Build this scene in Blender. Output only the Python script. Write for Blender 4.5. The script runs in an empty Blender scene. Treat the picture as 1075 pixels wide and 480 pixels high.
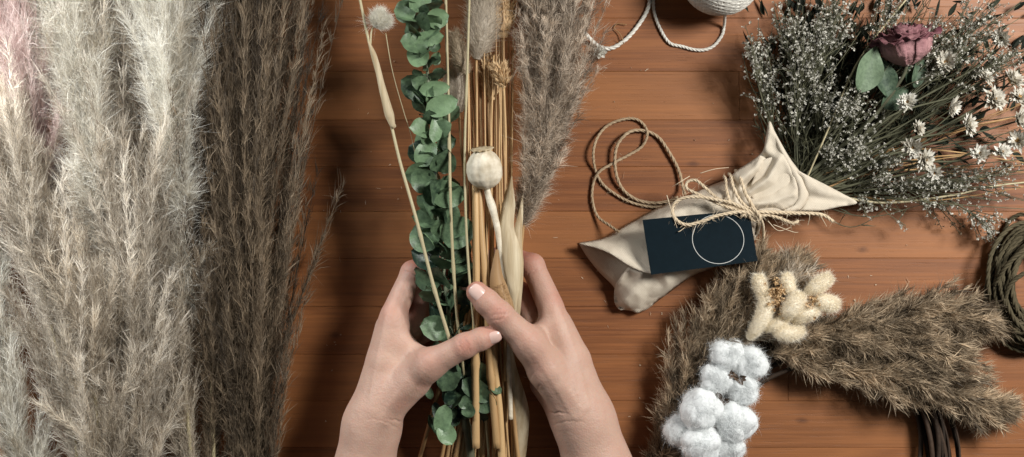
import bpy, math, random
import numpy as np
from mathutils import Vector
from mathutils.geometry import delaunay_2d_cdt

rng = np.random.default_rng(11)
random.seed(11)
SC = bpy.context.scene
COL = SC.collection

# ------------------------------------------------------------------ camera, world, lamps, exposure
S, CAMH = 0.0009, 1.30           # metres per photo pixel on the table, camera height above it
cam = bpy.data.cameras.new('camera')
cam.sensor_width = 36.0
cam.lens = 36.0 * CAMH / (1075 * S)
cam.clip_start, cam.clip_end = 0.05, 50
cam.dof.use_dof = True
cam.dof.focus_distance = CAMH - 0.06
cam.dof.aperture_fstop = 5.6
camo = bpy.data.objects.new('camera', cam)
camo.location = (0, 0, CAMH)
COL.objects.link(camo)
SC.camera = camo

world = bpy.data.worlds.new('World')
SC.world = world
world.use_nodes = True
world.node_tree.nodes['Background'].inputs[0].default_value = (0.86, 0.95, 1.0, 1)
world.node_tree.nodes['Background'].inputs[1].default_value = 0.06


def area(name, loc, target, size, power, col):
    l = bpy.data.lights.new(name, 'AREA')
    l.shape = 'RECTANGLE'
    l.size, l.size_y = size
    l.energy = power
    l.color = col
    o = bpy.data.objects.new(name, l)
    o.location = loc
    d = Vector(target) - Vector(loc)
    o.rotation_euler = d.to_track_quat('-Z', 'Y').to_euler()
    COL.objects.link(o)
    return o


area('window_lamp', (0.92, 0.42, 1.02), (0.22, 0.0, 0.0), (0.34, 0.32), 27, (1.0, 0.985, 0.95))
area('plume_fill_lamp', (-0.66, 0.42, 0.46), (-0.45, 0.02, 0.05), (0.34, 0.28), 3.1, (0.96, 0.99, 1.0)).data.spread = math.radians(88)  # added fill lamp, unseen, brightens the pale plumes at the upper left
SC.view_settings.view_transform = 'Standard'
SC.view_settings.look = 'None'
SC.view_settings.exposure = 0.0
SC.view_settings.gamma = 1.0
SC.cycles.use_denoising = True
SC.cycles.denoising_input_passes = 'RGB_ALBEDO_NORMAL'
SC.cycles.denoising_prefilter = 'NONE'


# ------------------------------------------------------------------ helpers
def P(px, py, z=0.0):
    """photo pixel + height in mm -> world point at that height"""
    z = z * 0.001
    k = S * (1 - z / CAMH)
    return np.array([(px - 537.5) * k, (240 - py) * k, z])


def PA(a):
    a = np.asarray(a, float)
    z = a[:, 2] * 0.001
    k = S * (1 - z / CAMH)
    return np.stack([(a[:, 0] - 537.5) * k, (240 - a[:, 1]) * k, z], 1)


def norm(v):
    return v / np.maximum(np.linalg.norm(v, axis=-1, keepdims=True), 1e-9)


def spline(pts, n):
    """Catmull-Rom through rows of any width, n samples evenly spaced by length"""
    p = np.asarray(pts, float)
    if len(p) == 2:
        q = p[0] + np.linspace(0, 1, n)[:, None] * (p[1] - p[0])
        return q
    e = np.vstack([2 * p[0] - p[1], p, 2 * p[-1] - p[-2]])
    out = []
    for i in range(1, len(e) - 2):
        t = np.linspace(0, 1, 24, endpoint=False)[:, None]
        a, b, c, d = e[i - 1], e[i], e[i + 1], e[i + 2]
        out.append(0.5 * (2 * b + (c - a) * t + (2 * a - 5 * b + 4 * c - d) * t ** 2 + (3 * b - a - 3 * c + d) * t ** 3))
    q = np.vstack(out + [p[-1:]])
    s = np.r_[0, np.cumsum(np.linalg.norm(np.diff(q[:, :3], axis=0), axis=1))]
    u = np.linspace(0, s[-1], n)
    return np.stack([np.interp(u, s, q[:, k]) for k in range(q.shape[1])], 1)


class MB:
    def __init__(self):
        self.V, self.T, self.Q, self.A, self.n = [], [], [], [], 0

    def add(self, V, T=None, Q=None, tone=0.5):
        V = np.asarray(V, float).reshape(-1, 3)
        if T is not None and len(T):
            self.T.append(np.asarray(T, int) + self.n)
        if Q is not None and len(Q):
            self.Q.append(np.asarray(Q, int) + self.n)
        self.V.append(V)
        self.A.append(np.broadcast_to(np.asarray(tone, float), (len(V),)))
        self.n += len(V)
        return self

    def build(self, name, mat, parent=None, smooth=True, origin=None):
        V = np.vstack(self.V)
        if parent is not None:
            org = ORG[parent.name]
        elif origin is not None:
            org = np.asarray(origin, float)
        else:
            c = (V.min(0) + V.max(0)) / 2
            org = np.array([c[0], c[1], V[:, 2].min()])
        T = np.vstack(self.T) if self.T else np.zeros((0, 3), int)
        Q = np.vstack(self.Q) if self.Q else np.zeros((0, 4), int)
        me = bpy.data.meshes.new(name)
        me.vertices.add(len(V))
        me.vertices.foreach_set('co', (V - org).astype(np.float32).ravel())
        idx = np.r_[T.ravel(), Q.ravel()].astype(np.int32)
        me.loops.add(len(idx))
        me.loops.foreach_set('vertex_index', idx)
        nt, nq = len(T), len(Q)
        me.polygons.add(nt + nq)
        st = np.r_[np.arange(nt) * 3, nt * 3 + np.arange(nq) * 4].astype(np.int32)
        me.polygons.foreach_set('loop_start', st)
        me.polygons.foreach_set('use_smooth', np.full(nt + nq, smooth))
        me.update(calc_edges=True)
        at = me.attributes.new('tone', 'FLOAT', 'POINT')
        at.data.foreach_set('value', np.concatenate(self.A).astype(np.float32))
        me.materials.append(mat)
        o = bpy.data.objects.new(name, me)
        COL.objects.link(o)
        if parent is not None:
            o.parent = parent
        else:
            o.location = org
        ORG[o.name] = org
        return o


ORG = {}


def tag(o, label, cat, group=None, kind=None):
    if label:
        o['label'] = label
    if cat:
        o['category'] = cat
    if group:
        o['group'] = group
    if kind:
        o['kind'] = kind
    return o


def thing(name, loc, label, cat, group=None):
    o = bpy.data.objects.new(name, None)
    o.empty_display_size = 0.02
    o.location = loc
    COL.objects.link(o)
    ORG[o.name] = np.asarray(loc, float)
    return tag(o, label, cat, group)


def frames(p):
    """parallel-transport frames along a polyline"""
    t = norm(np.gradient(p, axis=0))
    a = np.array([0, 0, 1.0]) if abs(t[0][2]) < 0.9 else np.array([1.0, 0, 0])
    n = np.zeros_like(p)
    v = a - t[0] * a.dot(t[0])
    n[0] = v / np.linalg.norm(v)
    for i in range(1, len(p)):
        v = n[i - 1] - t[i] * n[i - 1].dot(t[i])
        n[i] = v / max(np.linalg.norm(v), 1e-9)
    return t, n, np.cross(t, n)


def tube(mb, p, r, sides=8, tone=0.5, cap=True):
    p = np.asarray(p, float)
    m = len(p)
    r = np.broadcast_to(np.asarray(r, float), (m,))
    t, n, b = frames(p)
    a = np.linspace(0, 2 * math.pi, sides, endpoint=False)
    ring = np.cos(a)[None, :, None] * n[:, None] + np.sin(a)[None, :, None] * b[:, None]
    V = (p[:, None] + ring * r[:, None, None]).reshape(-1, 3)
    i = np.arange(m - 1)[:, None] * sides
    j = np.arange(sides)[None]
    j2 = (j + 1) % sides
    Q = np.stack([i + j, i + j2, i + sides + j2, i + sides + j], -1).reshape(-1, 4)
    T = None
    if cap:
        V = np.vstack([V, p[0] - t[0] * r[0] * .3, p[-1] + t[-1] * r[-1] * .3])
        k = np.arange(sides)
        k2 = (k + 1) % sides
        T = np.vstack([np.stack([k2, k, np.full(sides, m * sides)], 1),
                       np.stack([(m - 1) * sides + k, (m - 1) * sides + k2, np.full(sides, m * sides + 1)], 1)])
    if np.ndim(tone) and len(tone) == m:
        tone = np.repeat(tone, sides)
        if cap:
            tone = np.r_[tone, tone[0], tone[-1]]
    mb.add(V, T, Q, tone)


def rope(mb, pts, R, pitch=None, strands=3, sides=6, tone=0.5, fuzz=0, fl=0.005, jit=0.0):
    """really twisted cord: helical strands round the path, with stray fibres"""
    pitch = pitch or R * 7
    q = spline(pts, 40)
    Ln = np.linalg.norm(np.diff(q, axis=0), axis=1).sum()
    n = max(12, int(Ln / pitch * 9))
    q = spline(pts, n)
    if jit:
        q = q + smooth_noise(n, max(3, int(Ln / 0.02))) * jit
    t, nn, b = frames(q)
    ph = np.linspace(0, Ln / pitch * 2 * math.pi, n)
    for k in range(strands):
        a = ph + k * 2 * math.pi / strands
        off = (np.cos(a)[:, None] * nn + np.sin(a)[:, None] * b) * R * 0.5
        tube(mb, q + off, R * 0.56, sides, tone + rng.normal(0, .06))
    if fuzz:
        i = rng.integers(0, n, fuzz)
        d = norm(rng.normal(size=(fuzz, 3)) + t[i] * rng.choice([-1, 1], (fuzz, 1)) * 1.2)
        ribbons(mb, q[i], d, rng.uniform(.3, 1, fuzz) * fl, np.full(fuzz, 0.00028), rng.normal(0, .3, (fuzz, 3)), tone + .2)


def smooth_noise(n, knots, dim=3):
    k = rng.normal(size=(knots + 1, dim))
    return spline(np.hstack([np.linspace(0, 1, knots + 1)[:, None], np.zeros((knots + 1, 2)), k]), n)[:, 3:]


def ribbons(mb, B, D, L, w, bend, tone, z0=0.0006, twist=None):
    """tapered two-segment blades: bases B, unit directions D"""
    n = len(B)
    L = np.asarray(L)[:, None]
    s = norm(np.cross(D, norm(rng.normal(size=(n, 3)))))
    w = np.asarray(w)[:, None]
    m = B + D * L * .5 + bend * L * .22
    e = B + D * L + bend * L * .85
    V = np.stack([B - s * w * .3, B + s * w * .3, m - s * w * .5, m + s * w * .5, e], 1)
    V[..., 2] = np.maximum(V[..., 2], z0)
    i = np.arange(n)[:, None] * 5
    mb.add(V.reshape(-1, 3), i + np.array([2, 3, 4]), i + np.array([0, 1, 3, 2]),
           np.clip(np.repeat(np.broadcast_to(np.asarray(tone, float), (n,)), 5) + np.tile([-.06, -.06, 0, 0, .14], n), 0, 1))


# ------------------------------------------------------------------ materials
def nodes(name):
    m = bpy.data.materials.new(name)
    m.use_nodes = True
    nt = m.node_tree
    return m, nt, nt.nodes, nt.links, nt.nodes['Principled BSDF']


def mixcol(nt, fac, a, b):
    n = nt.nodes.new('ShaderNodeMix')
    n.data_type = 'RGBA'
    for sock, v in ((n.inputs[0], fac), (n.inputs[6], a), (n.inputs[7], b)):
        if hasattr(v, 'is_output'):
            nt.links.new(v, sock)
        elif isinstance(v, (tuple, list)):
            sock.default_value = (*v, 1)
        else:
            sock.default_value = v
    return n.outputs[2]


def noise(nt, scale, detail=4, vec=None, rough=.55, dist=0):
    n = nt.nodes.new('ShaderNodeTexNoise')
    n.inputs['Scale'].default_value = scale
    n.inputs['Detail'].default_value = detail
    n.inputs['Roughness'].default_value = rough
    n.inputs['Distortion'].default_value = dist
    if vec is None:
        tc = nt.nodes.new('ShaderNodeTexCoord')
        vec = tc.outputs['Object']
    nt.links.new(vec, n.inputs['Vector'])
    return n.outputs[0]


def ramp(nt, v, lo, hi):
    n = nt.nodes.new('ShaderNodeMapRange')
    n.inputs[1].default_value, n.inputs[2].default_value = lo, hi
    nt.links.new(v, n.inputs[0])
    return n.outputs[0]


def math_(nt, op, a, b):
    n = nt.nodes.new('ShaderNodeMath')
    n.operation = op
    for s, v in ((n.inputs[0], a), (n.inputs[1], b)):
        if hasattr(v, 'is_output'):
            nt.links.new(v, s)
        else:
            s.default_value = v
    return n.outputs[0]


def bump(nt, h, strength, dist):
    b = nt.nodes.new('ShaderNodeBump')
    b.inputs['Strength'].default_value = strength
    b.inputs['Distance'].default_value = dist
    nt.links.new(h, b.inputs['Height'])
    return b.outputs[0]


def fibre_mat(name, dark, light, trans=.35, rough=.55, spec=.3, mottle=0):
    """dry fibres and leaves: colour runs dark..light by each blade's own tone, light shines through"""
    m, nt, N, L, bs = nodes(name)
    at = N.new('ShaderNodeAttribute')
    at.attribute_name = 'tone'
    f = at.outputs['Fac']
    if mottle:                                                     # blotches and bloom on a leaf's skin
        mo = noise(nt, 230, 5, None, .65)
        f = math_(nt, 'ADD', f, math_(nt, 'MULTIPLY', math_(nt, 'SUBTRACT', mo, .5), mottle))
        L.new(bump(nt, noise(nt, 420, 3), .4, .0008), bs.inputs['Normal'])
    c = mixcol(nt, f, dark, light)
    L.new(c, bs.inputs['Base Color'])
    bs.inputs['Roughness'].default_value = rough
    bs.inputs['Specular IOR Level'].default_value = spec
    tr = N.new('ShaderNodeBsdfTranslucent')
    L.new(c, tr.inputs[0])
    mx = N.new('ShaderNodeMixShader')
    mx.inputs[0].default_value = trans
    L.new(bs.outputs[0], mx.inputs[1])
    L.new(tr.outputs[0], mx.inputs[2])
    L.new(mx.outputs[0], N['Material Output'].inputs[0])
    return m


def solid_mat(name, a, b, scale=60, rough=.6, bstr=.3, bscale=400, bdist=.0006, spec=.3, trans=0, tone=False, stretch=None):
    m, nt, N, L, bs = nodes(name)
    vec = None
    if stretch:
        tc = N.new('ShaderNodeTexCoord')
        mp = N.new('ShaderNodeMapping')
        mp.inputs['Scale'].default_value = stretch
        L.new(tc.outputs['Object'], mp.inputs[0])
        vec = mp.outputs[0]
    f = ramp(nt, noise(nt, scale, 5, vec), .3, .7)
    if tone:
        at = N.new('ShaderNodeAttribute')
        at.attribute_name = 'tone'
        f = math_(nt, 'ADD', math_(nt, 'MULTIPLY', f, .4), math_(nt, 'MULTIPLY', at.outputs['Fac'], .7))
    c = mixcol(nt, f, a, b)
    L.new(c, bs.inputs['Base Color'])
    bs.inputs['Roughness'].default_value = rough
    bs.inputs['Specular IOR Level'].default_value = spec
    if bstr:
        L.new(bump(nt, noise(nt, bscale, 4, vec), bstr, bdist), bs.inputs['Normal'])
    if trans:
        tr = N.new('ShaderNodeBsdfTranslucent')
        L.new(c, tr.inputs[0])
        mx = N.new('ShaderNodeMixShader')
        mx.inputs[0].default_value = trans
        L.new(bs.outputs[0], mx.inputs[1])
        L.new(tr.outputs[0], mx.inputs[2])
        L.new(mx.outputs[0], N['Material Output'].inputs[0])
    return m


def wood_mat():
    m, nt, N, L, bs = nodes('oiled_pine')
    tc = N.new('ShaderNodeTexCoord')
    geo = N.new('ShaderNodeNewGeometry')
    rnd = geo.outputs['Random Per Island']
    sep = N.new('ShaderNodeSeparateXYZ')
    L.new(tc.outputs['Object'], sep.inputs[0])
    comb = N.new('ShaderNodeCombineXYZ')
    L.new(math_(nt, 'ADD', sep.outputs[0], math_(nt, 'MULTIPLY', rnd, 7.3)), comb.inputs[0])
    L.new(math_(nt, 'ADD', sep.outputs[1], math_(nt, 'MULTIPLY', rnd, 3.1)), comb.inputs[1])
    L.new(math_(nt, 'MULTIPLY', rnd, 11.0), comb.inputs[2])

    def mapped(sx, sy):
        mp = N.new('ShaderNodeMapping')
        mp.inputs['Scale'].default_value = (sx, sy, 1)
        L.new(comb.outputs[0], mp.inputs[0])
        return mp.outputs[0]
    # growth rings: contours of a stretched noise, close set, plus fine pores and broad drifts
    base = noise(nt, 1.0, 3, mapped(1.5, 13), .5, .3)
    w = N.new('ShaderNodeMath')
    w.operation = 'PINGPONG'
    L.new(math_(nt, 'MULTIPLY', base, 13.0), w.inputs[0])
    w.inputs[1].default_value = 1.0
    ring = ramp(nt, w.outputs[0], .05, .95)
    fine = noise(nt, 1.0, 5, mapped(9, 420), .65)
    pores = ramp(nt, noise(nt, 1.0, 3, mapped(26, 900), .6), .60, .72)
    drift = ramp(nt, noise(nt, 1.0, 3, mapped(2.2, 7), .5), .3, .7)
    c = mixcol(nt, drift, (.122, .039, .0115), (.268, .101, .032))
    c = mixcol(nt, math_(nt, 'MULTIPLY', math_(nt, 'SUBTRACT', 1.0, ring), .52), c, (.085, .023, .009))
    c = mixcol(nt, math_(nt, 'MULTIPLY', ramp(nt, fine, .40, .70), .6), c, (.33, .118, .035))
    c = mixcol(nt, math_(nt, 'MULTIPLY', pores, .45), c, (.05, .016, .007))
    # each board has its own tone
    bt = N.new('ShaderNodeAttribute')
    bt.attribute_name = 'tone'
    tone = math_(nt, 'MULTIPLY', bt.outputs['Fac'], 1.0)
    c = mixcol(nt, tone, c, mixcol(nt, .55, c, (.34, .140, .047)))
    # a few real knots
    for kx, ky in ((842, 442), (728, 172), (352, 352), (905, 262), (628, 408)):
        p = P(kx, ky)
        dx = math_(nt, 'SUBTRACT', sep.outputs[0], float(p[0]))
        dy = math_(nt, 'MULTIPLY', math_(nt, 'SUBTRACT', sep.outputs[1], float(p[1])), 1.9)
        d = math_(nt, 'SQRT', math_(nt, 'ADD', math_(nt, 'MULTIPLY', dx, dx), math_(nt, 'MULTIPLY', dy, dy)), 0)
        d = math_(nt, 'ADD', d, math_(nt, 'MULTIPLY', noise(nt, 180, 3), .006))
        k = ramp(nt, d, .0105, .0045)
        c = mixcol(nt, math_(nt, 'MULTIPLY', k, .55), c, (.045, .014, .006))
    L.new(c, bs.inputs['Base Color'])
    rr = N.new('ShaderNodeMapRange')
    L.new(fine, rr.inputs[0])
    rr.inputs[3].default_value, rr.inputs[4].default_value = .42, .60
    L.new(rr.outputs[0], bs.inputs['Roughness'])
    bs.inputs['Specular IOR Level'].default_value = .32
    hgt = math_(nt, 'ADD', math_(nt, 'MULTIPLY', fine, .6), math_(nt, 'MULTIPLY', pores, -.6))
    L.new(bump(nt, hgt, .35, .0006), bs.inputs['Normal'])
    return m


def skin_mat():
    m, nt, N, L, bs = nodes('skin')
    at = N.new('ShaderNodeAttribute')
    at.attribute_name = 'tone'
    mott = ramp(nt, noise(nt, 95, 6, None, .65), .35, .7)
    f = math_(nt, 'ADD', math_(nt, 'MULTIPLY', at.outputs['Fac'], .85), math_(nt, 'MULTIPLY', mott, .18))
    c = mixcol(nt, f, (.485, .315, .24), (.39, .13, .092))
    L.new(c, bs.inputs['Base Color'])
    bs.inputs['Roughness'].default_value = .56
    bs.inputs['Specular IOR Level'].default_value = .34
    bs.inputs['Subsurface Weight'].default_value = .18
    bs.inputs['Subsurface Radius'].default_value = (1, .35, .18)
    bs.inputs['Subsurface Scale'].default_value = .006
    v = N.new('ShaderNodeTexVoronoi')
    v.inputs['Scale'].default_value = 620
    tc = N.new('ShaderNodeTexCoord')
    L.new(tc.outputs['Object'], v.inputs['Vector'])
    h = math_(nt, 'ADD', v.outputs['Distance'], math_(nt, 'MULTIPLY', noise(nt, 190, 5), 2.2))
    L.new(bump(nt, h, .25, .0007), bs.inputs['Normal'])
    return m


def linen_mat():
    m, nt, N, L, bs = nodes('linen')
    tc = N.new('ShaderNodeTexCoord')
    w1 = N.new('ShaderNodeTexWave')
    w2 = N.new('ShaderNodeTexWave')
    mp = N.new('ShaderNodeMapping')
    mp.inputs['Rotation'].default_value = (0, 0, .6)
    L.new(tc.outputs['Object'], mp.inputs[0])
    for w, d in ((w1, 'X'), (w2, 'Y')):
        w.bands_direction = d
        w.inputs['Scale'].default_value = 260
        w.inputs['Distortion'].default_value = 1.2
        w.inputs['Detail Scale'].default_value = 3
        L.new(mp.outputs[0], w.inputs['Vector'])
    weave = math_(nt, 'MULTIPLY', w1.outputs['Fac'], w2.outputs['Fac'])
    c = mixcol(nt, ramp(nt, noise(nt, 45, 5), .3, .7), (.57, .495, .39), (.64, .57, .46))
    c = mixcol(nt, math_(nt, 'MULTIPLY', weave, .4), c, (.40, .32, .25))
    L.new(c, bs.inputs['Base Color'])
    bs.inputs['Roughness'].default_value = .9
    bs.inputs['Specular IOR Level'].default_value = .12
    wr = math_(nt, 'ADD', math_(nt, 'MULTIPLY', weave, .25), math_(nt, 'MULTIPLY', noise(nt, 75, 5, None, .6), 1.0))
    rg = math_(nt, 'ABSOLUTE', math_(nt, 'SUBTRACT', noise(nt, 26, 3, None, .5, .4), .5), 0)
    wr = math_(nt, 'ADD', wr, math_(nt, 'MULTIPLY', ramp(nt, rg, 0, .12), .35))
    L.new(bump(nt, wr, .5, .0024), bs.inputs['Normal'])
    return m


M = dict(
    wood=wood_mat(), skin=skin_mat(), linen=linen_mat(),
    cream=fibre_mat('cream_plume', (.42, .36, .27), (.93, .905, .83), .38),
    beige=fibre_mat('beige_plume', (.25, .20, .145), (.94, .86, .74), .36),
    taupe=fibre_mat('taupe_plume', (.18, .14, .10), (.84, .74, .60), .33),
    brown=fibre_mat('brown_plume', (.04, .028, .018), (.33, .245, .16), .30),
    pink=fibre_mat('pink_plume', (.46, .31, .285), (.88, .76, .71), .35),
    mauve=fibre_mat('greyish_plume', (.13, .095, .068), (.86, .72, .57), .32),
    olive=fibre_mat('olive_plume', (.065, .046, .028), (.76, .59, .40), .30),
    bunny=fibre_mat('cream_bunny_tail', (.95, .84, .64), (.99, .93, .80), .30),
    tanbunny=fibre_mat('tan_bunny_tail', (.26, .19, .12), (.56, .46, .33), .30),
    whitebunny=fibre_mat('white_bunny_tail', (.60, .56, .47), (.88, .85, .76), .30),
    straw=solid_mat('golden_straw', (.20, .095, .033), (.62, .41, .20), 60, .45, .3, 300, stretch=(1, .12, 1), tone=True),
    green_straw=solid_mat('pale_green_straw', (.30, .25, .13), (.50, .43, .27), 50, .5, .3, 300, stretch=(1, .12, 1), tone=True),
    darkstem=solid_mat('dark_stem', (.018, .020, .011), (.085, .082, .045), 70, .6, .2, tone=True),
    greystem=solid_mat('grey_green_stem', (.028, .032, .018), (.150, .145, .088), 70, .6, .2, tone=True),
    euc=fibre_mat('eucalyptus_leaf', (.011, .026, .017), (.172, .262, .138), .10, .42, .45, 1.3),
    eucstem=solid_mat('eucalyptus_stem', (.10, .12, .07), (.22, .24, .16), 60, .6),
    leaf=fibre_mat('rose_leaf', (.02, .042, .025), (.16, .22, .135), .15, .6, .3, 1.6),
    shadeleaf=fibre_mat('shade_dark_leaf', (.006, .008, .005), (.030, .036, .022), .1, .7, .15),  # leaf green taken almost to black, shade inside the bouquet put into the colour
    pod=solid_mat('poppy_pod', (.50, .42, .30), (.76, .69, .56), 120, .5, .35, 420, .0007),
    husk=solid_mat('dry_leaf_sheath', (.42, .30, .16), (.82, .71, .50), 160, .5, .5, 500, .001, stretch=(1, .06, 1), trans=.3),
    brownleaf=solid_mat('brown_leaf', (.22, .12, .05), (.40, .25, .12), 40, .6, .3, 200, stretch=(1, .1, 1)),
    jute=solid_mat('jute_twine', (.24, .165, .095), (.52, .40, .27), 300, .85, .5, 900, .0005, .1, tone=True),
    palejute=solid_mat('pale_jute_twine', (.40, .30, .19), (.70, .58, .42), 300, .85, .5, 900, .0005, .1, tone=True),
    darkjute=solid_mat('dark_jute_twine', (.028, .024, .014), (.115, .094, .056), 300, .85, .5, 900, .0005, .1, tone=True),
    cotton=fibre_mat('cotton_fluff', (.66, .68, .675), (.86, .875, .87), .15, .9, .1),
    yarn=solid_mat('white_yarn', (.48, .45, .39), (.74, .71, .64), 300, .85, .5, 900, .0005, .1, tone=True),
    boll=solid_mat('brown_boll_husk', (.05, .03, .02), (.14, .085, .05), 120, .7, .4),
    vine=solid_mat('dark_vine', (.012, .008, .005), (.05, .029, .017), 120, .75, .6, 300, .001, tone=True),
    tan=solid_mat('tan_flower', (.42, .26, .12), (.72, .52, .30), 300, .7, .3, tone=True),
    gyp=fibre_mat('gypsophila_bloom', (.28, .265, .215), (.78, .76, .68), .30, .8, .15),
    daisy=fibre_mat('white_petal', (.42, .37, .28), (.82, .80, .73), .25, .6, .2, .7),
    daisy_c=solid_mat('flower_centre', (.34, .18, .06), (.62, .42, .18), 500, .8, .6, 700, .0008, tone=True),
    rose=solid_mat('dried_rose_petal', (.10, .022, .036), (.46, .25, .25), 55, .65, .9, 170, .0022, .25, trans=.1, tone=True),
    card=solid_mat('navy_card', (.0022, .0075, .011), (.003, .0095, .014), 200, .75, .08, 900, .0002, .12),
    ink=solid_mat('white_ink', (.46, .46, .43), (.55, .55, .52), 200, .6, 0),
    nail=solid_mat('nail', (.58, .37, .31), (.66, .47, .41), 40, .22, .08, 300, .0003, .5),
    nailtip=solid_mat('nail_edge', (.70, .58, .50), (.76, .64, .56), 40, .3, 0),
    crumb=solid_mat('crumbs', (.50, .38, .25), (.72, .62, .48), 200, .8, 0),
)

# ------------------------------------------------------------------ the table
BOARD = {-31: .30, 19: .22, 75: .80, 126: .30, 175: .22, 222: .70, 271: .48, 322: .30, 372: .42, 421: .52}   # each board's own tone
tb = MB()
rows = [-190, -140, -86, -31, 19, 75, 126, 175, 222, 271, 322, 372, 421, 470, 521, 573, 625, 690]
for i in range(len(rows) - 1):
    y0, y1 = P(0, rows[i])[1], P(0, rows[i + 1])[1]
    xs = [-.95, .95]
    if rows[i] in (-31, 372):
        xs = [-.95, rng.uniform(-.1, .35), .95]
    if rows[i] == 75:
        xs = [-.95, P(776, 0)[0], .95]
    for k in range(len(xs) - 1):
        g, bv = .00008, .0003
        a, b, c, d = xs[k] + g, xs[k + 1] - g, y1 + g, y0 - g
        lift = rng.uniform(-.00006, .00006)
        V = []
        for (zz, ins) in ((-.03, 0), (-bv + lift, 0), (lift, bv)):
            V += [(a + ins, c + ins, zz), (b - ins, c + ins, zz), (b - ins, d - ins, zz), (a + ins, d - ins, zz)]
        Q = [(3, 2, 1, 0), (8, 9, 10, 11)]
        for l in (0, 4):
            for e in range(4):
                f = (e + 1) % 4
                Q.append((l + e, l + f, l + 4 + f, l + 4 + e))
        tb.add(V, None, Q, float(np.clip(BOARD.get(rows[i], .4) + rng.normal(0, .06), 0, 1)))
t = tb.build('table_top', M['wood'], smooth=False, origin=(0, 0, -.03))
tag(t, 'warm brown wooden table top of narrow glued boards', None, kind='structure')


# ------------------------------------------------------------------ plumes
def plume_mesh(mb, ctrl, half, nb=70, ns=26, nf=7, lf=(.007, .013), w=.00055, ang=(18, 36), flat=.62,
               jit=.34, fj=.30, tone0=(.15, .75), droop=.10, t0=.02, t1=1.0, tipfan=1.0, bendn=.25, zmin=.002, wander=1.0, curl=.16, down=3):
    """branchlets round a spine, spikelets along each branchlet, hairs in each spikelet"""
    sp = spline(PA([c[:3] for c in ctrl]), 80) + smooth_noise(80, 6) * np.array([.0035, .0015, .0015]) * wander
    tn = norm(np.gradient(sp, axis=0))
    t = np.sort(t0 + (t1 - t0) * rng.uniform(0, 1, nb) ** .9)
    ix = np.clip((t * 79).astype(int), 0, 79)
    T = tn[ix]
    up = np.array([0, 0, 1.0])
    side = norm(np.cross(T, up))
    up2 = np.cross(side, T)
    ph = np.arange(nb) * 2.39996 + rng.normal(0, .4, nb)
    rad = np.cos(ph)[:, None] * side + np.sin(ph)[:, None] * up2 * flat
    a = np.radians(rng.uniform(*ang, nb))[:, None]
    D0 = norm(T * np.cos(a) + rad * np.sin(a))
    hw = np.interp(t, np.linspace(0, 1, len(half)), half) * S
    Lb = (hw / np.sin(a[:, 0]) * np.where(rng.random(nb) < .3, rng.uniform(.45, .8, nb), rng.uniform(.8, 1.08, nb)))
    btone = rng.uniform(*tone0, nb)
    s = np.linspace(.06, 1, ns)[None, :, None] + rng.uniform(-.02, .02, (nb, ns, 1))
    B = sp[ix][:, None] + D0[:, None] * s * Lb[:, None, None]
    bow = (T[:, None] * .22 * tipfan - up * droop) + np.zeros((nb, 1, 3))
    crl = norm(np.cross(D0, rng.normal(size=(nb, 3))))[:, None] * rng.normal(0, curl, (nb, 1, 1))
    bow = bow + crl
    B = B + bow * (s ** 2) * Lb[:, None, None]
    d = norm(D0[:, None] + bow * 2 * s * .6)
    d = norm(d + rng.normal(0, jit, (nb, ns, 3)) * np.array([1, 1, .8]))
    st = btone[:, None] + rng.normal(0, .20, (nb, ns))
    n = nb * ns * nf
    BB = np.repeat(B.reshape(-1, 3), nf, 0) + rng.normal(0, .0011, (n, 3))
    DD = norm(np.repeat(d.reshape(-1, 3), nf, 0) + rng.normal(0, fj, (n, 3)))
    tt = np.clip(np.repeat(st.ravel(), nf) + rng.normal(0, .12, n), 0, 1)
    L = rng.uniform(*lf, n) * np.repeat(rng.uniform(.75, 1.2, nb * ns), nf)
    BB[:, 2] = np.maximum(BB[:, 2], zmin + rng.uniform(0, .003, n))
    ribbons(mb, BB, DD, L, w * rng.uniform(.7, 1.3, n), rng.normal(0, bendn, (n, 3)), tt)
    m = nb * ns * down                                             # soft down
    fb = np.repeat(B.reshape(-1, 3), down, 0) + rng.normal(0, .0022, (m, 3))
    fb[:, 2] = np.maximum(fb[:, 2], zmin)
    ribbons(mb, fb, norm(np.repeat(d.reshape(-1, 3), down, 0) * .7 + rng.normal(0, .6, (m, 3))), rng.uniform(.005, .013, m), np.full(m, .00020), rng.normal(0, .6, (m, 3)),
            np.clip(np.repeat(st.ravel(), down) + .15, 0, 1))
    for i in range(nb):                                            # the thin branchlets themselves
        q = np.linspace(0, 1, 5)[:, None]
        c = sp[ix[i]] + D0[i] * q * Lb[i] + bow[i, 0] * q ** 2 * Lb[i]
        c[:, 2] = np.maximum(c[:, 2], zmin)
        tube(mb, c, np.linspace(.0005, .0002, 5), 4, btone[i] * .6, False)
    return sp


def plume_thing(name, ctrl, half, mat, label, group, stem=None, smat='green_straw', stem_r=.0022, **kw):
    base = PA([ctrl[0][:3]])[0]
    r = thing(name, base, label, 'pampas grass', group)
    mb = MB()
    sp = plume_mesh(mb, ctrl, half, **kw)
    mb.build('plume', M[mat], r, smooth=False)
    sm = MB()
    pts = PA(([] if stem is None else stem) + [c[:3] for c in ctrl])
    q = spline(pts, 60)
    tube(sm, q, np.linspace(stem_r, .0006, 60), 8, .4)
    sm.build('stem', M[smat], r)
    return r


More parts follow.
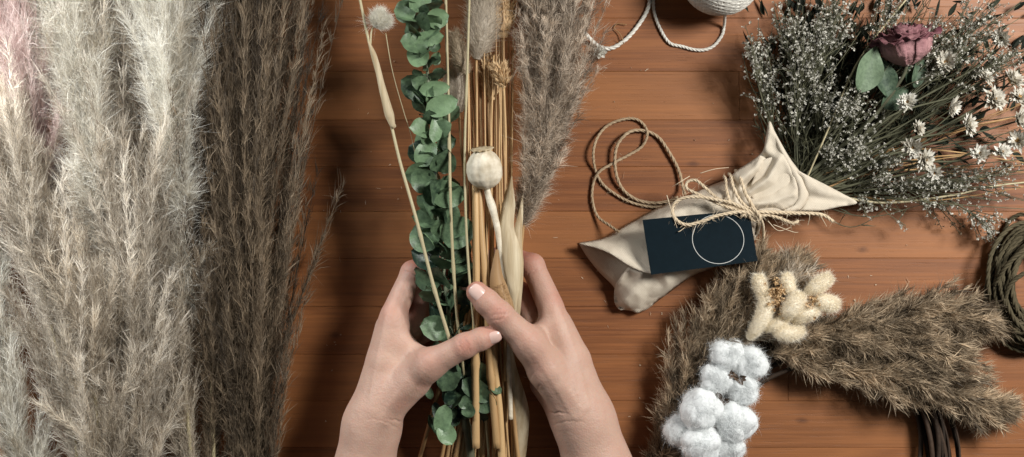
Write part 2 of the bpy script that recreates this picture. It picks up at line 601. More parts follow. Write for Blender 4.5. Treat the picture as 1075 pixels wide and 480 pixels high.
G1 = 'pampas plumes heaped on the left of the table'
dense = dict(nb=190, ns=26, nf=7)
plume_thing('pampas_plume', [(272, 600, 40), (268, 420, 52), (258, 220, 58), (262, 60, 46), (285, -90, 36)], [62, 66, 66, 64, 60, 50, 20], 'brown',
            'dark brown pampas plume nearest the bare wood, right edge of the heap', G1, nb=330, ns=34, nf=8, lf=(.009, .020), ang=(8, 20), jit=.17, fj=.17, w=.0005, curl=.07, wander=.6, tone0=(0, .85))
plume_thing('pampas_plume', [(225, 560, 42), (222, 400, 52), (212, 240, 58), (215, 60, 50), (235, -90, 42)], [22, 34, 42, 46, 46, 40, 16], 'brown',
            'brown pampas plume between the darkest plume and the cream ones', G1, nb=170, ns=32, nf=8, lf=(.009, .020), ang=(8, 20), jit=.18, fj=.18, w=.0005, curl=.10, tone0=(0, .9))
plume_thing('pampas_plume', [(205, 560, 40), (196, 430, 50), (178, 300, 60), (168, 180, 60), (150, 60, 62)], [18, 30, 36, 38, 36, 24, 10], 'taupe',
            'grey taupe pampas plume low in the heap beside the dark narrow gap', G1, nb=150, ns=32, nf=9, lf=(.010, .021), ang=(9, 22), jit=.22, fj=.22, w=.00044, tone0=(.1, 1))
plume_thing('pampas_plume', [(198, 345, 46), (197, 270, 62), (190, 190, 74), (178, 90, 82), (160, -10, 82), (140, -110, 80)], [2, 8, 20, 34, 46, 50, 46, 34, 12], 'cream',
            'brightest cream silky pampas plume, top of the heap between brown and beige ones', G1, nb=150, ns=36, nf=13, lf=(.010, .024), ang=(9, 24), w=.00034, jit=.34, fj=.34, bendn=.45, tone0=(.15, 1))
plume_thing('pampas_plume', [(150, 580, 40), (146, 440, 62), (136, 300, 74), (116, 160, 76), (92, 20, 74), (80, -90, 70)], [20, 38, 44, 42, 42, 40, 16], 'beige',
            'long beige pampas plume running the whole height through the middle of the heap', G1, nb=210, ns=36, nf=9, lf=(.010, .021), ang=(9, 22), jit=.22, fj=.22, w=.00044, tone0=(.1, 1))
plume_thing('pampas_plume', [(134, 365, 46), (122, 290, 62), (104, 205, 74), (82, 100, 88), (58, 0, 92), (30, -110, 90)], [2, 8, 18, 30, 38, 42, 40, 30, 12], 'cream',
            'pale cream silky pampas plume leaning left beside the pink one', G1, nb=150, ns=36, nf=13, lf=(.010, .024), ang=(9, 24), w=.00034, jit=.34, fj=.34, bendn=.45, tone0=(.2, 1))
plume_thing('pampas_plume', [(62, 330, 40), (46, 200, 64), (26, 80, 84), (8, -20, 88), (-8, -120, 80)], [4, 16, 30, 38, 40, 34, 12], 'pink',
            'dusty pink pampas plume at the top left corner', G1, nb=140, ns=30, nf=9, lf=(.009, .020), ang=(10, 24), jit=.26, fj=.26, w=.0004)
plume_thing('pampas_plume', [(95, 600, 40), (80, 470, 60), (52, 330, 74), (28, 230, 82), (8, 130, 80)], [18, 34, 42, 42, 38, 26, 8], 'beige',
            'beige pampas plume below the pink one with its stalk toward the bottom edge', G1, nb=150, ns=32, nf=9, lf=(.010, .021), ang=(9, 22), jit=.22, fj=.22, w=.00044, tone0=(.1, 1))
plume_thing('pampas_plume', [(112, 610, 44), (108, 500, 64), (100, 420, 72), (84, 330, 78), (62, 250, 78)], [14, 26, 30, 30, 26, 18, 8], 'taupe',
            'short taupe pampas plume with tufted tips low in the heap', G1, nb=150, ns=32, nf=9, lf=(.010, .021), ang=(9, 22), jit=.22, fj=.22, w=.00044, tone0=(.1, 1))
plume_thing('pampas_plume', [(45, 600, 30), (22, 500, 56), (2, 420, 62), (-14, 310, 58), (-22, 190, 54)], [12, 24, 26, 26, 26, 24, 16], 'cream',
            'whitish pampas plume cut off by the bottom left corner', G1, nb=150, ns=32, nf=9, lf=(.010, .021), ang=(9, 22), jit=.22, fj=.22, w=.00044, tone0=(.1, 1))

# ------------------------------------------------------------------ the bunch in the hands
G2 = 'dried stems held together in the two hands'
plume_thing('pampas_plume', [(549, 240, 68), (559, 196, 70), (571, 125, 74), (577, 40, 76), (580, -100, 74)], [10, 33, 43, 45, 45, 43, 38, 30, 14], 'mauve',
            'fluffy greyish brown pampas plume in the hand-held bunch', G2, stem=[(548, 520, 40), (538, 400, 60)], smat='straw',
            nb=440, ns=17, nf=18, lf=(.006, .0125), ang=(14, 27), flat=.8, curl=.05, wander=.35, jit=.40, fj=.24, bendn=.4, w=.00034, tone0=(.0, 1), t0=0)


def leafshape(mb, base, d, nrm, L, Wd, cup=.15, curl=.1, tone=.5, round_=1.0, nu=7, nv=9, fold=0.0, wob=0.0):
    """a leaf as a curved sheet with real midrib fold, base point, direction, facing normal"""
    d = d / np.linalg.norm(d)
    nrm = nrm - d * nrm.dot(d)
    nrm = nrm / np.linalg.norm(nrm)
    s = np.cross(d, nrm)
    v = np.linspace(0, 1, nv)
    if round_ > .5:
        w = np.sqrt(np.clip(1 - (2 * v - 1) ** 2, 0, 1)) * (1 - .12 * (v - .5))
    else:
        w = np.sin(np.pi * v ** .8) ** .9
    w[0] = max(w[0], .06)
    w[-1] = max(w[-1], .03)
    u = np.linspace(-1, 1, nu)
    ph = rng.uniform(0, 6.28)
    U, Vv = np.meshgrid(u, v)
    Wm = w[:, None] * Wd / 2
    h = cup * Wd * (U ** 2) * (w[:, None]) + fold * np.abs(U) * Wd * w[:, None] - curl * L * Vv ** 2 + wob * Wd * np.sin(3 * Vv * 3 + ph + 2 * U) * np.abs(U)
    X = base + d * (Vv * L)[..., None] + s * (U * Wm)[..., None] + nrm * h[..., None]
    i = np.arange(nv - 1)[:, None] * nu + np.arange(nu - 1)[None]
    Q = np.stack([i, i + 1, i + nu + 1, i + nu], -1).reshape(-1, 4)
    mb.add(X.reshape(-1, 3), None, Q, tone)


# eucalyptus
er = thing('eucalyptus_branch', P(485, 450, 55), 'grey green eucalyptus branch with round leaves in the hand-held bunch', 'eucalyptus', G2)
est = spline(PA([(432, -60, 92), (440, 0, 92), (449, 80, 90), (455, 160, 84), (462, 240, 78), (470, 320, 70), (482, 385, 64), (490, 440, 56)]), 120)
eb, es = MB(), MB()
tube(es, est, np.linspace(.0011, .0020, 120), 8, .5)
tn = norm(np.gradient(est, axis=0))
npair = 98
for i in range(npair):
    f = (i + .5) / npair
    k = int(f * 119)
    p = est[k]
    T = -tn[k]
    size = np.interp(f, [0, .1, .45, .7, .9, 1], [17, 19, 23, 26, 23, 18]) * S
    tw = i * 1.15 + rng.normal(0, .25)
    for sg in (-1, 1):
        side = np.array([sg * math.cos(tw), 0, sg * math.sin(tw)])
        if side[2] < -.55 and p[2] < .06:
            continue
        d = norm(side * rng.uniform(.75, 1.0) + T * rng.uniform(.1, .75) + rng.normal(0, .2, 3))
        nr = np.array([rng.normal(0, .65), rng.normal(0, .6) - .25, 1.0]) if rng.random() < .75 else np.array([-sg * .9, rng.normal(0, .5), .45])
        L = size * rng.uniform(.5, 1.22)
        pet = p + d * .004
        tube(es, np.array([p, p + d * .002, pet]), .0005, 5, .5, False)
        leafshape(eb, pet, d, nr, L, L * rng.uniform(.8, 1.05), rng.uniform(-.05, .25), rng.uniform(-.1, .45),
                  float(np.clip(rng.normal(.62 - .36 * f, .27), .0, 1)), wob=.04)
for (x, y, z, dx, dy, Lp, wf, tn_) in [(447, 117, 100, 1, .35, 33, .62, .95), (440, 95, 99, 1, .1, 30, .5, .95), (447, 68, 98, -.5, .6, 24, .9, .95),
                                       (448, 22, 98, .9, .2, 22, .9, .95), (430, 8, 97, .7, .4, 24, .8, .9), (438, 42, 97, .8, .1, 26, .6, .95),
                                       (436, 58, 97, .3, 1, 24, .8, .85), (455, 150, 96, .2, 1, 30, .45, .9), (440, 175, 92, .5, 1, 30, .7, .8),
                                       (452, 200, 90, .9, -.2, 34, .8, .7), (462, 250, 84, .8, .3, 36, .9, .5), (455, 262, 82, -.6, .8, 30, 1, .45),
                                       (468, 425, 74, -.2, -1, 30, .6, .8), (462, 445, 72, .5, -.8, 24, .8, .95), (492, 382, 72, .6, -.5, 34, .7, .3),
                                       (486, 398, 72, .8, -.6, 36, .6, .4), (478, 380, 80, -.4, -.9, 32, .7, .35), (498, 408, 70, .4, -.5, 30, .8, .4)]:
    leafshape(eb, P(x, y, z), np.array([dx, dy if y < 350 else dy, .05]), np.array([rng.normal(0, .25), -.2, 1.0]), Lp * S, Lp * S * wf, .12, .12, tn_, wob=.05)
for _ in range(46):                                                # the clump that hangs below the fists
    x, y = rng.normal(487, 12), rng.uniform(355, 436)
    x -= max(0, y - 410) * .5
    leafshape(eb, P(x, y, rng.uniform(52, 74)), np.r_[rng.normal(0, .55), rng.normal(-.9, .4), .1], np.r_[rng.normal(0, .6, 2), 1.0], rng.uniform(12, 23) * S, rng.uniform(8, 17) * S, .15, rng.uniform(-.1, .35), float(np.clip(rng.normal(.2, .2), 0, 1)), wob=.06)
eb.build('leaves', M['euc'], er)
es.build('stem', M['eucstem'], er)


def fuzzy(mb, ctrl, r_prof, n, lf, w=.00022, lean=.75, tone=(.3, 1), flat=1.0, core=True):
    """hairy seed head: solid core along a spine with hairs leaning to the tip. ctrl in (px,py,mm)"""
    sp = spline(PA(ctrl), 24)
    rr = np.interp(np.linspace(0, 1, 24), np.linspace(0, 1, len(r_prof)), r_prof) * S
    if core:
        tube(mb, sp, rr, 12, (tone[0] + tone[1]) / 2)
    t, nn, b = frames(sp)
    f = rng.uniform(0, 23, n)
    i = f.astype(int)
    a = rng.uniform(0, 2 * math.pi, n)
    rad = np.cos(a)[:, None] * nn[i] + np.sin(a)[:, None] * b[i]
    B = sp[i] + t[i] * ((f - i) * np.linalg.norm(sp[1] - sp[0]))[:, None] + rad * rr[i][:, None] * .9
    D = norm(rad * (1 - lean * .5) + t[i] * lean + rng.normal(0, .22, (n, 3)))
    ribbons(mb, B, D, rng.uniform(*lf, n), np.full(n, w), rng.normal(0, .2, (n, 3)), rng.uniform(*tone, n))


def stem_tube(mb, ctrl, r0, r1=None, tone=.5, n=40, nodes_=0, sides=8):
    q = spline(PA(ctrl), n)
    r = np.linspace(r0, r1 or r0, n)
    for k in range(nodes_):
        c = rng.integers(4, n - 4)
        r[c] *= 1.22
        r[c - 1:c + 2] *= 1.06
    tube(mb, q, r, sides, tone)
    return q


def stem_thing(name, ctrl, r0, r1, mat, label, cat, n=40, nodes_=1, tone=.5):
    mb = MB()
    stem_tube(mb, ctrl, r0, r1, tone, n, nodes_)
    return tag(mb.build(name, M[mat], origin=PA([ctrl[0]])[0]), label, cat, G2)


# tall pale grass stalk with a sheath and a fluffy white head, in front of everything on the left
gr = thing('bunny_tail_grass', P(470, 355, 92), 'pale grass stalk with dry sheath and round white fluffy head, leftmost in the bunch', 'bunny tail grass', G2)
mb = MB()
stem_tube(mb, [(480, 385, 74), (470, 350, 88), (455, 300, 96), (437, 230, 104), (420, 170, 108), (408, 120, 110), (390, 55, 112), (378, 0, 112), (370, -40, 112)], .0016, .0011, .75, 60, 2)
mb.build('stem', M['green_straw'], gr)
mb = MB()
q = spline(PA([(389, 48, 113), (390, 33, 113), (394, 26, 114)]), 20)
tube(mb, q, .0008, 6, .7)
mb.build('stalk', M['green_straw'], gr)
mb = MB()
q = spline(PA([(387, 44, 113), (394, 62, 114), (402, 95, 114), (411, 128, 112), (414, 134, 111)]), 30)
tube(mb, q, np.interp(np.linspace(0, 1, 30), [0, .15, .5, .85, 1], [.001, .0022, .0030, .0042, .0022]), 10, .8)
mb.build('sheath', M['husk'], gr)
mb = MB()
fuzzy(mb, [(393, 28, 114), (398, 22, 115), (405, 15, 116)], [3, 7, 6, 2], 2600, (.005, .009), .0002, .45, (.5, 1))
i = 60
ribbons(mb, np.repeat(PA([(393, 24, 114)]), i, 0), norm(np.stack([rng.normal(-.8, .4, i), rng.normal(.0, .5, i), rng.normal(0, .4, i)], 1)), rng.uniform(.010, .018, i), np.full(i, .00016), rng.normal(0, .2, (i, 3)), .8)
mb.build('seed_head', M['whitebunny'], gr, smooth=False)
mb = MB()
stem_tube(mb, [(405, 35, 110), (412, 75, 104), (424, 118, 98), (431, 140, 92), (440, 180, 84)], .0004, .0003, .6, 30)
tag(mb.build('grass_awn', M['green_straw']), 'hair-thin bent grass blade beside the dry sheath', 'grass blade', G2)

# two thin green straws in front
stem_thing('tall_grass', [(494, 500, 40), (490, 420, 62), (480, 335, 86), (474, 240, 94), (471, 120, 94), (468, 0, 94), (467, -40, 94)], .0014, .0012, 'green_straw',
           'thin olive straw standing just right of the eucalyptus leaves', 'dried stem', 50, 3, .3)
stem_thing('tall_grass', [(515, 500, 40), (508, 420, 62), (497, 335, 86), (490, 250, 92), (488, 160, 93), (491, 60, 93), (494, -40, 93)], .0012, .0010, 'green_straw',
           'slim olive straw touching the left side of the poppy pod', 'dried stem', 50, 2, .45)

# bunny tails inside the bunch
for (lab, ctrl, rp, mat_, stm, n, lf) in [
    ('slim tan bunny tail grass with drooping head in the bunch', [(490, 78, 82), (483, 62, 83), (479, 45, 84), (476, 34, 84)], [3, 7, 7, 5, 2], 'tanbunny', [(500, 400, 60), (488, 200, 76), (489, 110, 80)], 2200, (.004, .008)),
    ('large brown soft bunny tail grass at the top of the bunch', [(500, 62, 76), (504, 40, 78), (508, 15, 79), (510, -12, 79)], [4, 12, 13, 11, 4], 'taupe', [(508, 400, 58), (502, 200, 70), (500, 100, 74)], 4200, (.008, .015)),
    ('greyish soft bunny tail grass deep behind the slim tan one', [(482, 118, 60), (479, 100, 62), (478, 82, 64), (480, 66, 64)], [4, 10, 11, 8, 3], 'taupe', [(500, 400, 50), (490, 220, 56), (484, 150, 58)], 2600, (.005, .010)),
]:
    r = thing('bunny_tail_grass', P(*stm[0]), lab, 'bunny tail grass', G2)
    mb = MB()
    fuzzy(mb, ctrl, rp, n, lf, .0002, .7, (.2, .95))
    mb.build('seed_head', M[mat_], r, smooth=False)
    mb = MB()
    stem_tube(mb, stm + [ctrl[0]], .0016, .0011, .5, 40, 1)
    mb.build('stem', M['straw'], r)

# golden grain heads
for (lab, ctrl, rp, stm) in [
    ('ochre seed cone on a straw behind the poppy pod', [(516, 105, 62), (515, 88, 63), (514, 70, 63), (516, 60, 63)], [4, 9, 8, 3], [(515, 400, 52), (516, 240, 58), (516, 150, 60)]),
    ('small golden wheat ear beside the fluffy plume', [(529, 92, 84), (527, 82, 85), (525, 72, 85)], [2, 4, 1.5], [(530, 400, 64), (530, 240, 74), (531, 150, 80)]),
    ('ochre bushy seed head at the top edge of the bunch', [(527, 40, 66), (526, 18, 67), (528, -8, 67)], [5, 12, 11, 5], [(523, 400, 54), (525, 240, 60), (526, 120, 64)]),
]:
    r = thing('seed_head_stalk', P(*stm[0]), lab, 'grain stalk', G2)
    mb = MB()
    fuzzy(mb, ctrl, rp, 420, (.006, .011), .0011, .85, (.1, 1))
    mb.build('seed_head', M['tan'], r, smooth=False)
    mb = MB()
    stem_tube(mb, stm + [ctrl[0]], .0014, .0009, .6, 40, 1)
    mb.build('stem', M['straw'], r)

# poppy pod
pr = thing('poppy_pod', P(530, 300, 80), 'cream dried poppy pod with scalloped crown on a bent stem', 'poppy', G2)
ax0, ax1 = P(511, 199, 88), P(506, 157, 97)
ax = ax1 - ax0
hL = np.linalg.norm(ax)
ax = ax / hL
sx = norm(np.cross(ax, np.array([0, 0, 1.0])))
sy = np.cross(ax, sx)
nv, nu = 30, 80
v = np.linspace(0, 1, nv)
prof = np.interp(v, [0, .05, .15, .3, .5, .7, .85, .95, 1], [.10, .42, .74, .95, 1, .93, .72, .46, .36]) * 19.0 * S * .93
a = np.linspace(0, 2 * math.pi, nu, endpoint=False)
R = prof[:, None] * (1 + .045 * np.abs(np.sin(a * 5 + .4))[None] - .03 + .012 * np.sin(3 * a + 7 * v[:, None]))
X = ax0 + ax * (v * hL)[:, None, None] + (np.cos(a)[None, :, None] * sx + np.sin(a)[None, :, None] * sy) * R[..., None]
i = np.arange(nv - 1)[:, None] * nu + np.arange(nu)[None]
i2 = np.arange(nv - 1)[:, None] * nu + (np.arange(nu)[None] + 1) % nu
mb = MB()
mb.add(X.reshape(-1, 3), None, np.stack([i, i2, i2 + nu, i + nu], -1).reshape(-1, 4))
mb.build('pod', M['pod'], pr)
mb = MB()
rc = 10.3 * S * (1 + .13 * np.cos(a * 10))
c0 = ax1 - ax * .0016
lay = [(0.55, 0), (1.0, .0016), (1.02, .0026), (.7, .0022), (.05, .0030)]
X = np.stack([c0 + ax * h + (np.cos(a)[:, None] * sx + np.sin(a)[:, None] * sy) * (rc * k)[:, None] for k, h in lay])
i = np.arange(4)[:, None] * nu + np.arange(nu)[None]
i2 = np.arange(4)[:, None] * nu + (np.arange(nu)[None] + 1) % nu
mb.add(X.reshape(-1, 3), None, np.stack([i, i2, i2 + nu, i + nu], -1).reshape(-1, 4))
mb.build('crown', M['husk'], pr)
mb = MB()
q = spline(PA([(511, 198, 88), (513, 206, 87), (518, 222, 86), (524, 250, 84), (530, 300, 78), (534, 380, 66), (536, 440, 60)]), 60)
r_ = np.interp(np.linspace(0, 1, 60), [0, .03, .07, .10, .13, .5, 1], [.0030, .0030, .0038, .0034, .0030, .0026, .0024])
tube(mb, q, r_, 10, .6)
mb.build('stem', M['pod'], pr)

# loose golden straws of the bunch: enter from below the fist, fan out above it
straws = []
xs_top = [494, 499, 503, 508, 512, 517, 520, 524, 528, 532, 536, 497, 505, 514, 522, 530, 534, 510, 495, 501, 506, 511, 519, 526, 531]
for k, xt in enumerate(xs_top):
    xb = 474 + (xt - 494) * 1.75 + rng.normal(0, 7)
    zt = rng.uniform(52, 80)
    yt = rng.uniform(-60, 75)
    yb = 520
    xm = 496 + (xt - 494) * .95 + rng.normal(0, 4)
    xt = xt + rng.normal(0, 6)
    stem_thing('straw_stem', [(xb, yb, rng.uniform(28, 44)), (xm + (xb - xm) * .5, 430, rng.uniform(46, 58)), (xm, 335, rng.uniform(60, 78)), ((xm + xt) / 2, 230, zt), (xt, yt, zt)],
               rng.choice([.0009, .0012, .0015, .0020]), .0006, 'straw', 'golden straw stem among many in the hand-held bunch', 'dried stem', 50, 2, float(rng.uniform(.15, .9)))
# the thick straws in front at the poppy
stem_thing('straw_stem', [(500, 470, 62), (499, 380, 78), (500, 310, 84), (500, 250, 86), (499, 195, 84)], .0034, .0030, 'straw',
           'thick golden straw directly below the poppy pod', 'dried stem', 40, 1, .8)
stem_thing('straw_stem', [(522, 470, 62), (514, 380, 78), (511, 310, 84), (506, 250, 85), (503, 195, 83)], .0032, .0028, 'straw',
           'thick brownish straw bending right below the poppy pod', 'dried stem', 40, 1, .5)
stem_thing('straw_stem', [(528, 500, 55), (524, 430, 66), (517, 370, 76), (512, 300, 80)], .0036, .0030, 'straw',
           'thickest pale straw leaving below the right thumb', 'dried stem', 40, 2, .95)
# splayed ends at the bottom left
for (x, dx, tn_) in [(438, 34, .35), (462, 22, .3), (468, 20, .6), (476, 18, .75), (486, 12, .5), (480, 20, .2), (496, 8, .7)]:
    stem_thing('straw_stem', [(x, 490, 40), (x + dx * .5, 430, 52), (x + dx, 370, 64), (x + dx * 1.3, 320, 70)], .0019, .0016, 'straw',
               'straw end splaying out below the left thumb', 'dried stem', 30, 1, tn_)
stem_thing('woody_stem', [(497, 500, 46), (490, 450, 56), (480, 405, 62), (474, 360, 68)], .0040, .0030, 'greystem',
           'thick olive woody stem ending below the left thumb', 'dried stem', 30, 1, .35)


def blade(mb, ctrl, widths, n=40, up=(0, 0, 1), twist=(0, 0), fold=.15, tone=.5, nu=7, ripple=0.0):
    sp = spline(PA(ctrl), n)
    t = norm(np.gradient(sp, axis=0))
    w = np.interp(np.linspace(0, 1, n), np.linspace(0, 1, len(widths)), widths) * S
    s0 = norm(np.cross(t, np.array(up, float)))
    u0 = np.cross(s0, t)
    an = np.linspace(twist[0], twist[1], n)[:, None]
    s = s0 * np.cos(an) + u0 * np.sin(an)
    h = np.cross(s, t)
    u = np.linspace(-1, 1, nu)
    rp = ripple * np.sin(np.linspace(0, 14, n))[:, None, None] * np.abs(u)[None, :, None]
    X = sp[:, None] + s[:, None] * (u[None, :, None] * w[:, None, None] / 2) - h[:, None] * (fold * w[:, None] * u[None] ** 2)[..., None] + h[:, None] * rp
    i = np.arange(n - 1)[:, None] * nu + np.arange(nu - 1)[None]
    mb.add(X.reshape(-1, 3), None, np.stack([i, i + 1, i + nu + 1, i + nu], -1).reshape(-1, 4), tone)


mb = MB()
blade(mb, [(541, 330, 84), (540, 290, 90), (536, 262, 90), (531, 238, 88), (534, 205, 84), (537, 185, 80)], [8, 14, 20, 15, 14, 1], 50, twist=(-.3, .5), fold=.25)
blade(mb, [(541, 345, 82), (543, 300, 86), (543, 255, 84), (547, 225, 78), (549, 205, 74)], [6, 9, 13, 8, 1], 50, twist=(.4, -.4), fold=.25)
tag(mb.build('dry_leaf', M['husk']), 'pale folded dry leaf sheath between the straws and the right forefinger', 'dry leaf', G2)
mb = MB()
blade(mb, [(541, 335, 88), (534, 325, 93), (527, 312, 95), (522, 292, 94), (522, 262, 90)], [4, 15, 17, 10, 3], 40, twist=(.2, -.3), fold=.3)
fuzzy(mb, [(538, 332, 90), (530, 318, 92), (524, 300, 92)], [3, 6, 4], 500, (.002, .004), .0003, .7, (.2, .8))
tag(mb.build('brown_leaf', M['brownleaf']), 'curled brown furry leaf lying above the right thumb', 'dry leaf', G2)
mb = MB()
blade(mb, [(531, 350, 72), (537, 390, 66), (545, 430, 58), (546, 470, 46), (543, 520, 36)], [4, 12, 20, 15, 8], 40, twist=(-.5, .5), fold=.2)
tag(mb.build('dry_leaf', M['husk']), 'long pale papery leaf hanging out below the right hand', 'dry leaf', G2)


# ------------------------------------------------------------------ hands: smooth-blended bodies meshed as one surface
def surface_nets(f, h, lo):
    nx, ny, nz = f.shape
    s = f < 0
    cs = np.zeros((nx - 1, ny - 1, nz - 1), np.int8)
    for dx in (0, 1):
        for dy in (0, 1):
            for dz in (0, 1):
                cs += s[dx:nx - 1 + dx, dy:ny - 1 + dy, dz:nz - 1 + dz]
    act = (cs > 0) & (cs < 8)
    I = np.argwhere(act)
    idx = -np.ones(act.shape, int)
    idx[act] = np.arange(len(I))
    acc = np.zeros((len(I), 3))
    cnt = np.zeros(len(I))
    cor = [(a, b, c) for a in (0, 1) for b in (0, 1) for c in (0, 1)]
    for a in range(8):
        for b in range(a + 1, 8):
            ca, cb = np.array(cor[a]), np.array(cor[b])
            if np.abs(ca - cb).sum() != 1:
                continue
            fa = f[tuple((I + ca).T)]
            fb = f[tuple((I + cb).T)]
            x = (fa < 0) != (fb < 0)
            t = np.where(x, fa / np.where(x, fa - fb, 1), 0)
            acc += np.where(x[:, None], ca + (cb - ca) * t[:, None], 0)
            cnt += x
    V = (I + acc / cnt[:, None]) * h + lo
    Q = []
    for ax_ in range(3):
        sl0 = [slice(None)] * 3
        sl1 = [slice(None)] * 3
        sl0[ax_] = slice(0, -1)
        sl1[ax_] = slice(1, None)
        a, b = s[tuple(sl0)], s[tuple(sl1)]
        E = np.argwhere(a != b)
        o1, o2 = (ax_ + 1) % 3, (ax_ + 2) % 3
        ok = (E[:, o1] > 0) & (E[:, o2] > 0) & (E[:, o1] < f.shape[o1] - 1) & (E[:, o2] < f.shape[o2] - 1)
        E = E[ok]
        flip = a[tuple(E.T)]
        c = []
        for d1, d2 in ((-1, -1), (0, -1), (0, 0), (-1, 0)):
            e = E.copy()
            e[:, o1] += d1
            e[:, o2] += d2
            c.append(idx[tuple(e.T)])
        q = np.stack(c, 1)
        q[~flip] = q[~flip][:, ::-1]
        Q.append(q)
    Q = np.vstack(Q)
    return V, Q[(Q >= 0).all(1)]


def sd_field(prims, h):
    pts = np.array([p for a, b, *_ in prims for p in (a, b)])
    rad = max(max(p[2], p[3]) for p in prims)
    lo = pts.min(0) - rad - .004
    hi = pts.max(0) + rad + .004
    n = np.ceil((hi - lo) / h).astype(int)
    g = [(lo[k] + np.arange(n[k]) * h).astype(np.float32) for k in range(3)]
    f = np.full(n, 1.0, np.float32)
    for a, b, ra, rb, k in prims:
        mn = np.minimum(a - ra, b - rb) - k * 1.2 - .006
        mx = np.maximum(a + ra, b + rb) + k * 1.2 + .006
        i0 = np.clip(((mn - lo) / h).astype(int), 0, n)
        i1 = np.clip(((mx - lo) / h).astype(int) + 2, 0, n)
        X = g[0][i0[0]:i1[0], None, None]
        Y = g[1][None, i0[1]:i1[1], None]
        Z = g[2][None, None, i0[2]:i1[2]]
        ab = (b - a).astype(np.float32)
        L2 = max(float(ab @ ab), 1e-12)
        t = np.clip(((X - a[0]) * ab[0] + (Y - a[1]) * ab[1] + (Z - a[2]) * ab[2]) / L2, 0, 1)
        d = np.sqrt((X - a[0] - t * ab[0]) ** 2 + (Y - a[1] - t * ab[1]) ** 2 + (Z - a[2] - t * ab[2]) ** 2) - (ra + t * (rb - ra))
        sub = f[i0[0]:i1[0], i0[1]:i1[1], i0[2]:i1[2]]
        hh = np.maximum(k - np.abs(sub - d), 0) / k
        sub[...] = np.minimum(sub, d) - hh * hh * k * .25
    return f, lo


def hand(chains, parent, creases, blush, cords, label=None):
    prims = []
    for ch in chains:
        k = ch[0] * .001
        q = ch[1:]
        for i in range(len(q) - 1):
            a, b = P(*q[i][:3]), P(*q[i + 1][:3])
            prims.append((a, b, q[i][3] * .001, q[i + 1][3] * .001, k if i == 0 else .003))
    h = .0009
    f, lo = sd_field(prims, h)
    V, Q = surface_nets(f, h, lo)
    gx = np.stack(np.gradient(f, h), -1)
    ii = np.clip(((V - lo) / h).round().astype(int), 0, np.array(f.shape) - 1)
    nr = norm(gx[tuple(ii.T)])
    # skin folds over the joints
    for (px, py, z, dx, dy, wid, dep, rad, off) in creases:
        c = P(px, py, z)
        d = norm(np.array([dx, -dy, 0.0]))
        sd = np.cross(d, np.array([0, 0, 1.0]))
        r = V - c
        al = r @ d - off * .001
        la = r @ sd
        al = al + la ** 2 * 18 + .0004 * np.sin(la * 900 + off)
        mask = np.exp(-(np.linalg.norm(r, axis=1) / (rad * .001)) ** 4) * np.clip(nr[:, 2] * 1.5, 0, 1)
        V = V - nr * (np.exp(-(al / (wid * .001)) ** 2) * dep * .001 * mask)[:, None]
    for line, amp, w in cords:                                     # tendons (+) and hollows (-) under the skin
        q = spline(PA(line), 16)
        dd = np.full(len(V), 9.0)
        for c in q:
            dd = np.minimum(dd, np.linalg.norm(V - c, axis=1))
        V = V + nr * (amp * .001 * np.exp(-(np.clip(dd - .004, 0, 9) / (w * .001)) ** 2) * np.clip(nr[:, 2] * 1.4, 0, 1))[:, None]
    tone = np.zeros(len(V))
    for (px, py, z, rad, amt) in blush:
        tone += amt * np.exp(-(np.linalg.norm(V - P(px, py, z), axis=1) / (rad * .001)) ** 2)
    mb = MB()
    mb.add(V, None, Q, np.clip(tone, 0, 1))
    o = mb.build('arm', M['skin'], parent)
    s = o.modifiers.new('smooth', 'SMOOTH')
    s.factor, s.iterations = .5, 1
    if label:
        o['label'] = label
    return o


def nail(parent, ip, tip, r, lean, length, width, name='thumb_nail', free=True):
    """curved nail seated on the thumb's back; lean tilts its face sideways"""
    a, b = P(*ip), P(*tip)
    d = norm(b - a)
    up = np.array([0, 0, 1.0])
    s = norm(np.cross(d, up))
    up = np.cross(s, d)
    up, s = up * math.cos(lean) + s * math.sin(lean), s * math.cos(lean) - up * math.sin(lean)
    n = 15
    u, v = np.meshgrid(np.linspace(-1, 1, n), np.linspace(-1, 1, n))
    k = 2.6                                                        # superellipse corners
    uu = u * (1 - .22 * np.abs(v) ** 3)
    vv = v * (1 - .16 * np.abs(u) ** 3)
    ang = uu * width / 2 / (r * 1.0)
    al = vv * length / 2
    rr = r + .0006 - .0016 * np.clip(vv, 0, 1) ** 2 - .0004 * np.clip(-vv, 0, 1) ** 2 - .0006 * np.abs(uu) ** 3
    cen = b + d * (-.0005)
    X = cen + d * al[..., None] + (up * np.cos(ang)[..., None] + s * np.sin(ang)[..., None]) * rr[..., None]
    i = np.arange(n - 1)[:, None] * n + np.arange(n - 1)[None]
    mb = MB()
    mb.add(X.reshape(-1, 3), None, np.stack([i, i + 1, i + n + 1, i + n], -1).reshape(-1, 4))
    o = mb.build(name, M['nail'], parent)
    so = o.modifiers.new('thickness', 'SOLIDIFY')
    so.thickness = .0007
    so.offset = 0
    return o


